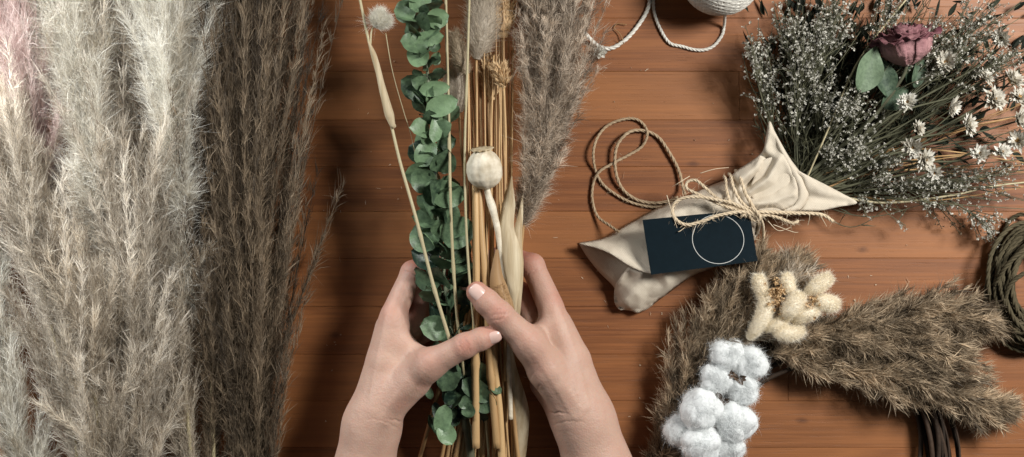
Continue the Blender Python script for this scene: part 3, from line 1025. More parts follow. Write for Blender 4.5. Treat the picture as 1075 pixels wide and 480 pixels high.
person = thing('person', P(510, 620, 40), 'person whose bare hands and forearms reach in from below gripping the dried stems', 'person')
L_IP, L_TIP = (488, 363, 98), (518, 351, 97)
left = hand([
    (14, (368, 560, 48, 33), (390, 446, 56, 24)),
    (14, (374, 560, 36, 26), (393, 446, 40, 20)),
    (14, (390, 446, 58, 23), (407, 380, 60, 18.5), (413, 342, 61, 14.5)),
    (12, (393, 446, 44, 20), (411, 345, 43, 15)),
    (12, (397, 446, 32, 17), (414, 352, 27, 13)),
    (10, (399, 432, 66, 18), (432, 398, 74, 17.5), (450, 383, 86, 13)),
    (9, (450, 383, 87, 13), L_IP + (10.6,)),
    (4, L_IP + (10.8,), (505, 356, 98.5, 9.8), L_TIP + (8.3,)),
    (12, (420, 358, 62, 9), (440, 374, 72, 9)),
    (7, (414, 328, 61, 11.4), (433, 286, 51, 10.2)),
    (4, (433, 286, 51, 10.2), (462, 274, 34, 9.2), (486, 280, 27, 7.6)),
    (2.5, (432, 345, 47, 10.6), (444, 312, 39, 9.8), (474, 294, 22, 8.6), (498, 300, 17, 7.2)),
    (6, (424, 350, 28, 11), (448, 326, 17, 9.6), (478, 322, 13, 8)),
    (6, (420, 366, 19, 9.6), (445, 350, 12, 8.2), (466, 345, 10, 7)),
], person,
    [(487, 362, 108, 1, -.45, .75, .75, 9, o_) for o_ in (-3.6, -1.8, 0, 1.7, 3.4)]
    + [(502, 357, 108, 1, -.4, .5, .3, 8, o_) for o_ in (-1.5, 1)]
    + [(418, 441, 70, .5, -1, .9, .8, 16, 0), (405, 444, 75, .5, -1, .9, .45, 20, 2), (432, 287, 61, .45, -.9, .6, .4, 9, 0), (430, 290, 61, .45, -.9, .6, .35, 9, 2.5), (440, 372, 85, 1, -.6, 1.0, .5, 12, -3), (436, 376, 84, 1, -.6, 1.0, .4, 12, -8)],
    [(518, 350, 97, 13, .9), (488, 363, 108, 11, .6), (440, 280, 50, 16, .9), (430, 322, 42, 17, .9), (450, 378, 98, 14, .28), (405, 325, 65, 14, .35), (465, 275, 30, 20, 1), (420, 420, 80, 9, .3), (445, 400, 85, 10, .25)],
    [([(450, 380, 98), (428, 408, 92), (404, 440, 80)], .9, 3.0), ([(409, 335, 75), (400, 380, 78), (392, 430, 80)], .7, 3.0), ([(421, 424, 82), (414, 432, 80)], -1.0, 6), ([(430, 370, 74), (420, 392, 80)], -1.0, 6)])
nail(left, L_IP, L_TIP, .0087, .35, .0125, .0115)

R_IP, R_TIP = (524, 330, 101), (501, 307, 101)
right = hand([
    (14, (652, 560, 48, 38), (613, 440, 56, 26)),
    (14, (644, 560, 36, 30), (610, 440, 40, 22)),
    (14, (613, 440, 58, 25.5), (597, 380, 60, 20), (583, 341, 61, 15)),
    (12, (610, 440, 44, 22), (584, 345, 43, 15.5)),
    (12, (606, 440, 32, 19), (580, 350, 27, 13)),
    (9, (594, 432, 48, 15), (572, 402, 48, 14)),
    (10, (604, 428, 66, 19), (574, 388, 78, 17.5), (556, 361, 89, 13.6)),
    (9, (556, 361, 89, 13.6), R_IP + (11.6,)),
    (4, R_IP + (11.8,), (511, 317, 102, 11.0), R_TIP + (9.6,)),
    (12, (572, 350, 62, 9), (560, 352, 74, 9)),
    (7, (578, 322, 61, 12.0), (559, 279, 51, 10.6)),
    (4, (559, 279, 51, 10.6), (530, 268, 34, 9.4), (505, 274, 27, 7.8)),
    (2.5, (560, 340, 48, 11), (549, 309, 39, 10), (522, 291, 22, 8.8), (498, 297, 17, 7.4)),
    (6, (567, 346, 28, 11), (546, 322, 17, 9.6), (518, 318, 13, 8)),
    (6, (572, 362, 19, 9.6), (548, 346, 12, 8.2), (526, 341, 10, 7)),
], person,
    [(524, 330, 112, -1, -1, .75, .8, 10, o_) for o_ in (-4.2, -2.3, -.4, 1.5, 3.2)]
    + [(512, 318, 112, -1, -1, .5, .25, 9, o_) for o_ in (0,)]
    + [(580, 434, 75, -.3, -1, .9, .8, 16, 0), (592, 440, 78, -.3, -1, .9, .45, 20, -2), (559, 284, 62, -.5, -.9, .6, .4, 9, 0), (561, 288, 62, -.5, -.9, .6, .35, 9, 2.4), (548, 352, 102, -1, -.9, .9, .35, 12, -5), (556, 398, 82, -1, -.4, 1.0, .45, 14, 0), (562, 405, 78, -1, -.4, 1.0, .4, 14, -3)],
    [(497, 303, 103, 15, .75), (524, 330, 113, 11, .6), (552, 275, 50, 16, .9), (556, 308, 42, 17, .9), (588, 312, 66, 14, .4), (556, 355, 100, 14, .25), (530, 268, 30, 20, 1), (570, 425, 60, 16, .35), (566, 385, 95, 12, .2)],
    [([(558, 360, 102), (582, 395, 96), (605, 434, 84)], .9, 3.0), ([(586, 330, 75), (600, 372, 80), (612, 425, 84)], .7, 3.0), ([(588, 418, 84), (594, 426, 84)], -1.0, 6), ([(573, 355, 76), (584, 378, 82)], -1.0, 6)])
nail(right, R_IP, R_TIP, .0102, .05, .0158, .0130)


# ------------------------------------------------------------------ linen wrap, its twine and its tag
def segdist(p, poly, closed=False):
    poly = np.asarray(poly, float)
    if closed:
        poly = np.vstack([poly, poly[:1]])
    best = np.full(len(p), 1e9)
    for a, b in zip(poly[:-1], poly[1:]):
        ab = b - a
        t = np.clip(((p - a) @ ab) / max(ab @ ab, 1e-9), 0, 1)
        best = np.minimum(best, np.linalg.norm(p - a - t[:, None] * ab, axis=1))
    return best


def sheet(outline, zf, step=2.2):
    """triangulated cloth sheet over an outline (px); zf(points px) -> height mm"""
    o = spline(np.hstack([np.vstack([outline, outline[:1]]), np.zeros((len(outline) + 1, 1))]), int(6 + sum(np.linalg.norm(np.diff(np.vstack([outline, outline[:1]]), axis=0), axis=1)) / step))[:-1, :2]
    lo, hi = o.min(0), o.max(0)
    gx, gy = np.meshgrid(np.arange(lo[0], hi[0], step), np.arange(lo[1], hi[1], step * .87))
    gx[::2] += step / 2
    g = np.stack([gx.ravel(), gy.ravel()], 1)
    x, y = g[:, 0], g[:, 1]
    ins = np.zeros(len(g), bool)
    j = len(o) - 1
    for i in range(len(o)):
        c = ((o[i, 1] > y) != (o[j, 1] > y)) & (x < (o[j, 0] - o[i, 0]) * (y - o[i, 1]) / (o[j, 1] - o[i, 1] + 1e-12) + o[i, 0])
        ins ^= c
        j = i
    g = g[ins]
    g = g[segdist(g, o, True) > step * .55]
    allp = np.vstack([o, g])
    n = len(o)
    r = delaunay_2d_cdt([Vector(p) for p in allp], [(i, (i + 1) % n) for i in range(n)], [], 1, 1e-5)
    p2 = np.array([tuple(v) for v in r[0]])
    F = np.array([tuple(f) for f in r[2] if len(f) == 3])
    a, b, c = p2[F[:, 0]], p2[F[:, 1]], p2[F[:, 2]]
    ar = (b[:, 0] - a[:, 0]) * (c[:, 1] - a[:, 1]) - (b[:, 1] - a[:, 1]) * (c[:, 0] - a[:, 0])
    F[ar > 0] = F[ar > 0][:, ::-1]                                  # photo y runs down
    z = zf(p2, segdist(p2, o, True))
    return PA(np.hstack([p2, z[:, None]])), F


def ridge(p, line, amp, w, power=2):
    return amp * np.exp(-(segdist(p, line) / w) ** power)


def wav(p, seed, sc):
    r = np.random.default_rng(seed)
    z = np.zeros(len(p))
    for _ in range(6):
        k = r.normal(size=2) / sc
        z += np.sin(p @ k + r.uniform(0, 6.28)) / 3
    return z


BODY = [(607, 255), (633, 250), (650, 240), (675, 226), (700, 214), (735, 199), (762, 189), (774, 186), (792, 215), (796, 228), (793, 248), (770, 268), (750, 281), (727, 290), (695, 313), (675, 327), (660, 326), (647, 322), (645, 303), (630, 287), (617, 271)]
AXIS = [(640, 285), (700, 255), (790, 206)]


def dome(p):
    d = segdist(p, BODY, True)
    u = np.clip(d / 26, 0, 1)
    x = np.clip((p[:, 0] - 607) / 170, 0, 1)
    return (8 + 26 * np.clip(x * 1.7, 0, 1)) * np.sqrt(1 - (1 - u) ** 2)


def z_body(p, d):
    return 2 + dome(p) * .82 + wav(p, 1, 9) * 1.0


UP = [(607, 255), (633, 250), (650, 240), (675, 226), (700, 214), (735, 199), (762, 189), (774, 186), (790, 210), (794, 226), (760, 248), (720, 272), (700, 283), (684, 287), (668, 283), (655, 276), (640, 266), (625, 260)]


def z_up(p, d):
    z = 4 + dome(p) * 1.0
    edge = segdist(p, [(607, 255), (625, 260), (640, 266), (655, 276), (668, 283), (684, 287), (700, 283)])
    z += 4.5 * np.exp(-(edge / 7) ** 2) + 4 * np.exp(-(edge / 22) ** 2)
    z += ridge(p, [(650, 242), (672, 262), (690, 280)], 2.6, 7)
    z -= ridge(p, [(668, 232), (690, 248), (705, 270)], 2.4, 6)
    z += ridge(p, [(770, 200), (735, 212), (700, 226)], 3.2, 6)
    z -= ridge(p, [(778, 210), (745, 222), (712, 238)], 2.6, 5)
    z += ridge(p, [(780, 215), (750, 236), (720, 250)], 2.6, 6)
    z -= ridge(p, [(765, 192), (740, 203)], 2, 4)
    return z + wav(p, 2, 8) * .8 + wav(p, 5, 3.5) * .25


LOW = [(660, 281), (672, 285), (690, 281), (720, 262), (760, 238), (794, 226), (794, 248), (770, 268), (750, 281), (727, 290), (695, 313), (675, 327), (660, 326), (647, 322), (645, 303), (652, 290)]


def z_low(p, d):
    z = 3.4 + dome(p) * .93
    z += 5 * np.exp(-(segdist(p, [(645, 303), (652, 290), (660, 281), (672, 285)]) / 6) ** 2)
    z += ridge(p, [(676, 287), (664, 303), (658, 322)], 3.2, 7)
    z -= ridge(p, [(686, 286), (684, 300), (676, 320)], 3.0, 6)
    z += ridge(p, [(695, 284), (702, 298), (700, 308)], 2.6, 6)
    z += ridge(p, [(790, 240), (755, 262), (715, 288)], 2.6, 4.5)
    z -= ridge(p, [(785, 236), (745, 264), (712, 280)], 2.4, 4)
    return z + wav(p, 3, 8) * .9 + wav(p, 6, 3.5) * .25


COLLAR = [(768, 184), (775, 178), (799, 161), (804, 143), (808, 127), (816, 145), (824, 164), (834, 186), (838, 200), (836, 212), (824, 220), (800, 224), (790, 226), (776, 214)]


def z_col(p, d):
    f = np.clip((np.hypot(p[:, 0] - 782, p[:, 1] - 205)) / 60, 0, 1.4)
    z = 36 + 9 * f - 8 * f ** 2
    lat = np.clip(1 - d / 9, 0, 1)
    z -= 9 * lat ** 2 * np.clip(1.2 - f, 0, 1)
    z += ridge(p, [(778, 190), (795, 176), (806, 150), (808, 130)], 6, 5, 1.4)
    z -= ridge(p, [(782, 196), (800, 182), (806, 168), (800, 163)], 11, 4.5, 1.4)
    z += ridge(p, [(786, 202), (806, 188), (818, 168)], 7, 5, 1.4)
    z -= ridge(p, [(788, 208), (810, 200), (826, 188)], 6, 4.5, 1.4)
    z += ridge(p, [(790, 214), (812, 212), (832, 204)], 5, 4, 1.4)
    z -= ridge(p, [(792, 221), (812, 219)], 2.5, 3)
    z += 5 * np.exp(-(segdist(p, [(808, 127), (816, 145), (824, 164), (834, 186), (838, 200), (836, 212), (824, 220)]) / 5) ** 2)
    return z + wav(p, 4, 7) * .7


BACKP = [(786, 200), (800, 170), (820, 166), (840, 180), (865, 193), (884, 203), (900, 213), (882, 217), (862, 221), (842, 221), (820, 222), (798, 222)]


def z_back(p, d):
    x = np.clip((p[:, 0] - 790) / 110, 0, 1)
    z = 35 - 6 * x + 5 * np.sin(x * 3.1)
    z += ridge(p, [(840, 182), (862, 202), (900, 213)], 2.8, 7)
    z -= ridge(p, [(838, 205), (862, 208), (890, 212)], 2.5, 4)
    z -= 8 * np.exp(-(segdist(p, [(838, 190), (842, 205), (836, 218)]) / 4) ** 2)
    return z + wav(p, 8, 7) * .7


LIP = [(808, 127), (815, 141), (828, 164), (838, 178), (846, 192), (849, 206), (843, 218), (833, 223), (822, 222), (834, 213), (837, 200), (832, 186), (822, 165), (813, 146)]


def z_lip(p, d):
    return 40 + 3 * np.clip(d / 4, 0, 1) - 5 * np.clip((p[:, 0] - 820) / 30, 0, 1) + wav(p, 9, 8) * .5


wr = thing('linen_wrap', P(720, 250, 0), 'cream linen cloth wrapped round the stem end of the wild flower bouquet', 'cloth wrap')
for nm, ol, zf in (('cloth_body', BODY, z_body), ('folded_flap', UP, z_up), ('folded_flap', LOW, z_low), ('gathered_collar', COLLAR, z_col), ('pointed_corner', BACKP, z_back), ('rolled_hem', LIP, z_lip)):
    V, F = sheet(np.array(ol, float), zf)
    o = MB().add(V, F).build(nm, M['linen'], wr)
    so = o.modifiers.new('cloth_thickness', 'SOLIDIFY')
    so.thickness, so.offset = .0011, -1
# inner roll of stems that fills the wrap down to the table
mb = MB()
q = spline(PA([(650, 288, 10), (700, 258, 14), (770, 212, 17), (830, 190, 20)]), 30)
tube(mb, q, np.interp(np.linspace(0, 1, 30), [0, .2, .7, 1], [.006, .011, .014, .013]), 20)
mb.build('cloth_roll', M['linen'], wr)

tw = MB()
tg = dict(tone=.45)
rope(tw, PA([(650, 244, 20), (642, 238, 13), (628, 227, 4), (622, 209, 3), (623, 193, 3), (629, 181, 6), (644, 171, 5), (661, 162, 3), (674, 154, 3), (680, 142, 6), (677, 132, 3), (668, 125, 3), (654, 125, 3), (638, 132, 4), (626, 146, 7), (622, 162, 8), (625, 180, 3), (632, 193, 2.5), (644, 203, 2.5), (661, 212, 2.5), (682, 217, 3), (700, 217, 6)]), .00135, pitch=.014, fuzz=260, jit=.0003, **tg)
rope(tw, PA([(719, 204, 18), (717, 197, 7), (712, 177, 4), (703, 160, 4), (693, 146, 3), (682, 139, 2.6), (668, 137, 5.5), (657, 141, 8), (648, 152, 8), (646, 168, 6.5), (648, 186, 6), (655, 200, 3), (670, 210, 3), (687, 213, 3), (702, 211, 6), (712, 207, 12)]), .00155, pitch=.016, fuzz=220, jit=.0003, **tg)
tag(tw.build('twine_loop', M['jute'], origin=P(650, 180)), 'brown jute twine looped on bare wood at the upper left of the linen wrap', 'twine')
tw = MB()
tp = dict(tone=.6, jit=.0005, pitch=.013)
rope(tw, PA([(760, 186, 20), (762, 189, 30), (763, 200, 40), (768, 214, 43), (780, 224, 42), (792, 226, 38)]), .0015, fuzz=90, **tp)
rope(tw, PA([(765, 182, 18), (767, 185, 30), (770, 196, 42), (778, 209, 45), (788, 220, 45), (793, 226, 40)]), .0015, fuzz=90, **tp)
rope(tw, PA([(772, 179, 18), (775, 183, 32), (780, 195, 45), (786, 208, 47), (792, 219, 46), (795, 229, 38), (797, 236, 24)]), .0016, fuzz=90, **tp)
rope(tw, PA([(792, 225, 48), (771, 217, 50), (752, 208, 50), (740, 197, 48), (731, 189, 44), (722, 190, 42), (721, 197, 43), (732, 203, 47), (752, 213, 49), (775, 220, 51), (792, 223, 50)]), .0014, fuzz=200, fl=.012, **tp)
rope(tw, PA([(793, 227, 50), (779, 222, 53), (755, 226, 55), (736, 233, 54), (720, 236, 52), (709, 229, 50), (706, 218, 48), (712, 210, 48), (725, 207, 50), (744, 208, 52), (771, 215, 52), (793, 224, 51)]), .0016, fuzz=240, fl=.012, **tp)
rope(tw, PA([(789, 224, 50), (805, 223, 47), (820, 223, 44), (842, 224, 40), (863, 226, 38), (876, 232, 35)]), .0017, fuzz=200, fl=.010, **tp)
rope(tw, PA([(792, 228, 50), (806, 226, 45), (820, 229, 40), (832, 234, 36), (838, 232, 34)]), .0015, fuzz=160, fl=.010, **tp)
rope(tw, PA([(795, 226, 50), (800, 233, 42), (802, 246, 28), (802, 262, 14), (801, 276, 6), (798, 292, 5)]), .0014, fuzz=70, **tp)
rope(tw, PA([(787, 219, 49), (794, 222, 54), (798, 229, 50), (792, 231, 47), (787, 226, 51), (792, 220, 53)]), .0016, fuzz=80, **tp)
for (a, b) in (((700, 205), (712, 243)), ((712, 243), (724, 235)), ((735, 182), (765, 176)), ((812, 236), (838, 244)), ((806, 232), (830, 239)), ((724, 185), (706, 196)), ((845, 224), (848, 237)), ((862, 226), (868, 238))):
    m_ = ((a[0] + b[0]) / 2 + rng.normal(0, 4), (a[1] + b[1]) / 2 + rng.normal(0, 4))
    stem_tube(tw, [(a[0], a[1], 50), (m_[0], m_[1], 53), (b[0], b[1], 48)], .0004, .0002, .8, 16, 0, 5)
tag(tw.build('twine_bow', M['palejute'], origin=P(790, 225)), 'frayed pale jute bow knotted round the neck of the linen wrap', 'twine')

# tag card: real card lying tilted on the wrap
tr = thing('gift_tag', P(735, 252, 44), 'dark navy card tag with thin white circle lying on the linen wrap', 'tag')
A_, B_, C_, D_ = P(674.5, 231, 49), P(786.5, 220, 49), P(795.5, 274, 46), P(683.5, 288.5, 46)
mb = MB()
ng = 14
uu, vv = np.meshgrid(np.linspace(0, 1, ng), np.linspace(0, 1, ng))


def tagpt(u, v, lift=0.0):
    u = np.asarray(u, float)[..., None]
    v = np.asarray(v, float)[..., None]
    p = (A_ * (1 - u) + B_ * u) * (1 - v) + (D_ * (1 - u) + C_ * u) * v
    p = p + np.array([0, 0, 1.0]) * (.0016 * np.sin(u * math.pi) - .0007 * np.sin(v * math.pi) + lift)
    return p


X = tagpt(uu, vv)
i = np.arange(ng - 1)[:, None] * ng + np.arange(ng - 1)[None]
mb.add(X.reshape(-1, 3), None, np.stack([i, i + ng, i + ng + 1, i + 1], -1).reshape(-1, 4))
o = mb.build('card', M['card'], tr, smooth=False)
so = o.modifiers.new('card_thickness', 'SOLIDIFY')
so.thickness, so.offset = .0007, -1
mb = MB()
a = np.linspace(0, 2 * math.pi, 120, endpoint=False)
Wt, Ht = np.linalg.norm(B_ - A_), np.linalg.norm(D_ - A_)
cu, cv, rad = .668, .50, 26.8 * S * .966
rings = []
for r_ in (rad - .00027, rad + .00027):
    rings.append(tagpt(cu + r_ * np.cos(a) / Wt, cv + r_ * np.sin(a) / Ht, .0003))
i = np.arange(120)
mb.add(np.vstack(rings), None, np.stack([i, i + 120, (i + 1) % 120 + 120, (i + 1) % 120], 1))
mb.build('printed_circle', M['ink'], tr)
mb = MB()
rope(mb, np.array([tagpt(.905, .13, .001), tagpt(.92, .10, .004), tagpt(.94, .09, .004), tagpt(.95, .13, .001)]).reshape(-1, 3), .0014, tone=.6)
mb.build('eyelet_cord', M['palejute'], tr)


# ------------------------------------------------------------------ wild flower bouquet
G3 = 'dried wild flowers of the wrapped bouquet'
ROOT = np.array([838, 199, 17])


def bloom(mb, c, r, tone):
    n = rng.integers(6, 9)
    d = norm(rng.normal(size=(n, 3)) + np.array([0, 0, .8]))
    s = norm(np.cross(d, rng.normal(size=(n, 3))))
    L = r * rng.uniform(.7, 1.2, n)[:, None]
    w = r * rng.uniform(.6, .9, n)[:, None]
    V = np.stack([c + d * 0, c + d * L * .6 - s * w * .5, c + d * L, c + d * L * .6 + s * w * .5], 1)
    mb.add(V.reshape(-1, 3), None, np.arange(n)[:, None] * 4 + np.arange(4), np.clip(tone + rng.normal(0, .12, n * 4).repeat(1), 0, 1))


def spray(target, spread, nbl, label, name='gypsophila_spray', cat='gypsophila', root=None, smat='greystem', bmat='gyp', br=(.0012, .0025), tone=.6, bend=0):
    """one flower spray: main stem from the wrap's mouth, forking to thin stalks with a bloom on each"""
    root = ROOT + rng.normal(0, [3, 5, 2.5]) if root is None else np.array(root, float)
    tg_ = np.array(target, float)
    d = tg_ - root
    L = np.linalg.norm(d[:2])
    pn = np.array([-d[1], d[0], 0]) / max(L, 1)
    bw = pn * rng.normal(bend, .05) * L
    ctrl = np.array([root, root + d * .3 + bw * .8, root + d * .6 + bw, root + d * .9 + bw * .4])
    sm, bm = MB(), MB()
    q = spline(ctrl, 40)
    tube(sm, PA(q), np.linspace(.0010, .0005, 40), 6, rng.uniform(.2, .7), False)
    cen = tg_ + np.array([0, 0, 4])
    nsub = max(3, nbl // 7)
    for k in range(nsub):
        f = rng.integers(22, 40)
        a = q[f]
        e = cen + np.r_[rng.normal(0, spread * .55, 2), rng.normal(0, 9)]
        e[2] = max(e[2], 3)
        mid = (a + e) / 2 + np.r_[rng.normal(0, spread * .12, 2), rng.normal(2, 3)]
        s1 = spline(np.array([a, mid, e]), 12)
        s1[:, 2] = np.maximum(s1[:, 2], 2)
        tube(sm, PA(s1), np.linspace(.00045, .00028, 12), 4, rng.uniform(.2, .8), False)
        for j in range(max(3, nbl // nsub)):
            g = s1[rng.integers(5, 12)]
            dd = rng.normal(0, 1, 3)
            dd = dd / np.linalg.norm(dd) * spread * rng.uniform(.12, .34)
            dd += (e - a) / max(np.linalg.norm(e - a), 1) * spread * .1
            h = g + dd
            h[2] = max(h[2], 3)
            s2 = np.array([g, (g + h) / 2 + rng.normal(0, 1, 3), h])
            s2[:, 2] = np.maximum(s2[:, 2], 2)
            tube(sm, PA(s2), .00020, 4, rng.uniform(.2, .8), False)
            bloom(bm, P(*h), rng.uniform(*br), float(np.clip(rng.normal(tone, .2), 0, 1)))
    r = thing(name, P(*root), label, cat, G3)
    sm.build('stalks', M[smat], r)
    bm.build('blooms', M[bmat], r, smooth=False)
    return r


sprays = [
    ((797, 48, 42), 20, 64, 'gypsophila spray farthest left, its blooms over bare wood near the yarn'),
    ((806, 86, 34), 20, 42, 'gypsophila spray left of the dark stems below the outermost blooms'),
    ((828, 22, 48), 24, 70, 'gypsophila spray by the top edge left of the rose'),
    ((848, 52, 50), 24, 70, 'dense gypsophila spray midway between yarn ball and rose'),
    ((872, 26, 54), 22, 64, 'gypsophila spray directly left of the rose near the top edge'),
    ((880, -2, 50), 24, 50, 'gypsophila spray cut by the top edge left of the rose'),
    ((836, 104, 36), 22, 46, 'gypsophila spray standing above the tip of the linen collar'),
    ((864, 88, 44), 22, 46, 'gypsophila spray left of the large grey green rose leaf'),
    ((898, 108, 52), 24, 64, 'gypsophila spray in front of the large rose leaf'),
    ((906, 150, 44), 24, 52, 'gypsophila spray below the rose leaves'),
    ((880, 160, 34), 20, 36, 'gypsophila spray just right of the linen collar'),
    ((936, 176, 40), 24, 46, 'gypsophila spray above the pointed linen corner'),
    ((925, 206, 22), 24, 44, 'gypsophila spray low over the wood beside the pointed linen corner'),
    ((975, 196, 30), 26, 46, 'gypsophila spray below the pair of touching white flowers'),
    ((985, 30, 56), 26, 66, 'gypsophila spray to the upper right of the rose'),
    ((1035, 12, 54), 28, 70, 'gypsophila spray in the top right corner'),
    ((1010, 58, 52), 26, 60, 'gypsophila spray right of the tan-centred flower'),
    ((1060, 58, 50), 24, 56, 'gypsophila spray at the right edge below the top corner'),
    ((940, 8, 50), 24, 50, 'gypsophila spray above the rose'),
    ((1020, 195, 28), 26, 46, 'gypsophila spray under the lowest white flowers'),
    ((1060, 185, 28), 22, 40, 'gypsophila spray at the right edge above the dark twine coil'),
    ((1042, 240, 16), 18, 44, 'small gypsophila spray lying against the dark twine coil'),
]
for tg_, spd, nb_, lab in sprays:
    rt = None
    if tg_[0] > 1030 and tg_[1] > 200:
        rt = (985, 205, 16)
    spray(tg_, spd, int(nb_ * 3.4), lab, root=rt, tone=.74)
spray((995, 228, 6), 18, 40, 'dark brown wispy sprig lying on the wood below the bouquet', 'dried_sprig', 'sprig', root=(960, 190, 14), smat='darkstem', bmat='brown', br=(.001, .0019), tone=.35)
spray((868, 292, 6), 8, 26, 'tiny dark sprig on the wood above the cream bunny tails', 'dried_sprig', 'sprig', root=(858, 305, 30), smat='darkstem', bmat='brown', br=(.0008, .0016), tone=.2)


def stalk_fan(label, targets, n, mat, spread, r=(.0004, .0009), zr=(8, 40), leafy=0):
    r_ = thing('dried_grass_stalks', P(*ROOT), label, 'dried stalks', G3)
    mb = MB()
    for _ in range(n):
        t_ = np.array(targets[rng.integers(len(targets))], float) + rng.normal(0, spread, 2)
        z = rng.uniform(*zr)
        a = ROOT + rng.normal(0, [3, 6, 3])
        b = np.r_[t_, z]
        m_ = (a + b) / 2 + np.r_[rng.normal(0, 13, 2), rng.normal(0, 4)]
        c = np.array([a, m_, b])
        c[:, 2] = np.maximum(c[:, 2], 4)
        q = stem_tube(mb, c, rng.uniform(*r), .0003, rng.uniform(0, 1), 22, 0, 5)
        if leafy:
            k = rng.integers(6, 21, leafy)
            dd = norm(norm(q[-1] - q[0]) + rng.normal(0, .9, (leafy, 3)))
            ribbons(mb, q[k], dd, rng.uniform(.006, .016, leafy), np.full(leafy, .0012), rng.normal(0, .3, (leafy, 3)), rng.uniform(0, .6, leafy))
    mb.build('stalks', M[mat], r_, smooth=False)
    return r_


stalk_fan('dark green thin stalks fanning up between linen collar and rose', [(815, 60), (835, 40), (860, 60), (880, 90), (850, 110), (895, 60), (870, 20), (905, 30)], 90, 'darkstem', 20, zr=(6, 38), leafy=22)
stalk_fan('dark stalks spreading right below the rose', [(950, 100), (990, 120), (940, 150), (1000, 60), (960, 60), (1040, 60), (1020, 20), (960, 20)], 90, 'darkstem', 26, zr=(6, 34), leafy=22)
stalk_fan('grey green stalks reaching the right edge through the white flowers', [(1085, 40), (1085, 90), (1085, 130), (1080, 170), (1085, 190)], 24, 'greystem', 18, (.0005, .0012), (14, 44))
stalk_fan('pale straw stalks lying under the white flowers at the right edge', [(1100, 120), (1100, 150), (1100, 175), (1095, 188), (1100, 100)], 12, 'straw', 14, (.0006, .0013), (10, 40))
stalk_fan('loose grey green stalks over the wood at the bouquet\'s lower side', [(930, 195), (960, 205), (1000, 195), (1040, 200)], 12, 'greystem', 14, (.0004, .0008), (6, 22), leafy=4)
fo = thing('shade_filler_foliage', P(*ROOT), 'near-black filler leaves standing in for the deep shade in the bouquet behind the gypsophila', 'foliage', G3)  # added filler leaves, coloured near black for the shade under the blooms
mb = MB()
for _ in range(620):
    if rng.random() < .55:
        x, y = 856 + rng.normal(0, 30), 84 + rng.normal(0, 44)
    else:
        x, y = 975 + rng.normal(0, 52), 88 + rng.normal(0, 42)
    if (x - 792) < (y - 60) * .45 or y > 205 - max(0, x - 960) * .12:
        continue
    if math.hypot(x - ROOT[0], y - ROOT[1]) < 42:
        continue
    v = norm(np.array([x - ROOT[0], -(y - ROOT[1]), 0.0])) + rng.normal(0, .6, 3) * np.array([1, 1, .3])
    leafshape(mb, P(x, y, rng.uniform(3, 26)), v, np.r_[rng.normal(0, .6, 2), 1.0], rng.uniform(.009, .024), rng.uniform(.0022, .006), .2, rng.uniform(-.3, .4), rng.uniform(0, .8), 0, 3, 6, .1, .06)
mb.build('leaves', M['shadeleaf'], fo)
mb = MB()
stem_tube(mb, [(846, 190, 34), (872, 130, 46), (893, 80, 52), (912, 48, 54), (951, 0, 54), (975, -26, 54)], .0008, .0008, .8, 50, 2)
tag(mb.build('tall_grass', M['green_straw']), 'single pale green stalk crossing left of the rose to the top edge', 'dried stem', G3)
mb = MB()
stem_tube(mb, [(870, 205, 26), (930, 213, 24), (1000, 205, 26), (1040, 196, 30), (1090, 190, 32)], .0012, .0008, .9, 50, 2)
tag(mb.build('tall_grass', M['green_straw']), 'single pale green stalk along the lower side of the bouquet', 'dried stem', G3)

# white everlasting flowers
daisies = [(993, 66, 13, 1, 'white flower with wide tan centre just right of the rose'), (953, 108, 12, 0, 'white flower below the dark rose leaf'),
           (998, 111, 12, 0, 'white flower a little right of the one below the rose leaf'), (1015, 131, 12.5, 0, 'white flower hanging lowest in the middle of the white group'),
           (1043, 105, 14, 0, 'large white flower left of the tan-centred pair at the right edge'), (1062, 85, 13, 1, 'white flower with tan centre, upper one at the right edge'),
           (1070, 103, 13, 1, 'white flower with tan centre, middle one at the right edge'), (1069, 127, 14, 0, 'white flower with closed petals, lower one at the right edge'),
           (1052, 40, 12, 0, 'white flower nearest the top right corner'), (1034, 82, 9, 0, 'small white flower above the large white one'),
           (963, 135, 9, 0, 'small half open white flower on the long stalk below the rose'), (958, 154, 11, 0, 'white flower, upper of the touching pair below the rose'),
           (970, 168, 12, 0, 'white flower, lower of the touching pair below the rose'), (1029, 163, 11, 0, 'white flower over dark stalks right of the touching pair'),
           (1051, 160, 11, 0, 'white flower close to the right edge above the dark twine coil'), (1069, 149, 12, 1, 'white flower cut by the right edge with tan centre'),
           (981, 181, 8, 0, 'small white flower lowest on the bouquet')]
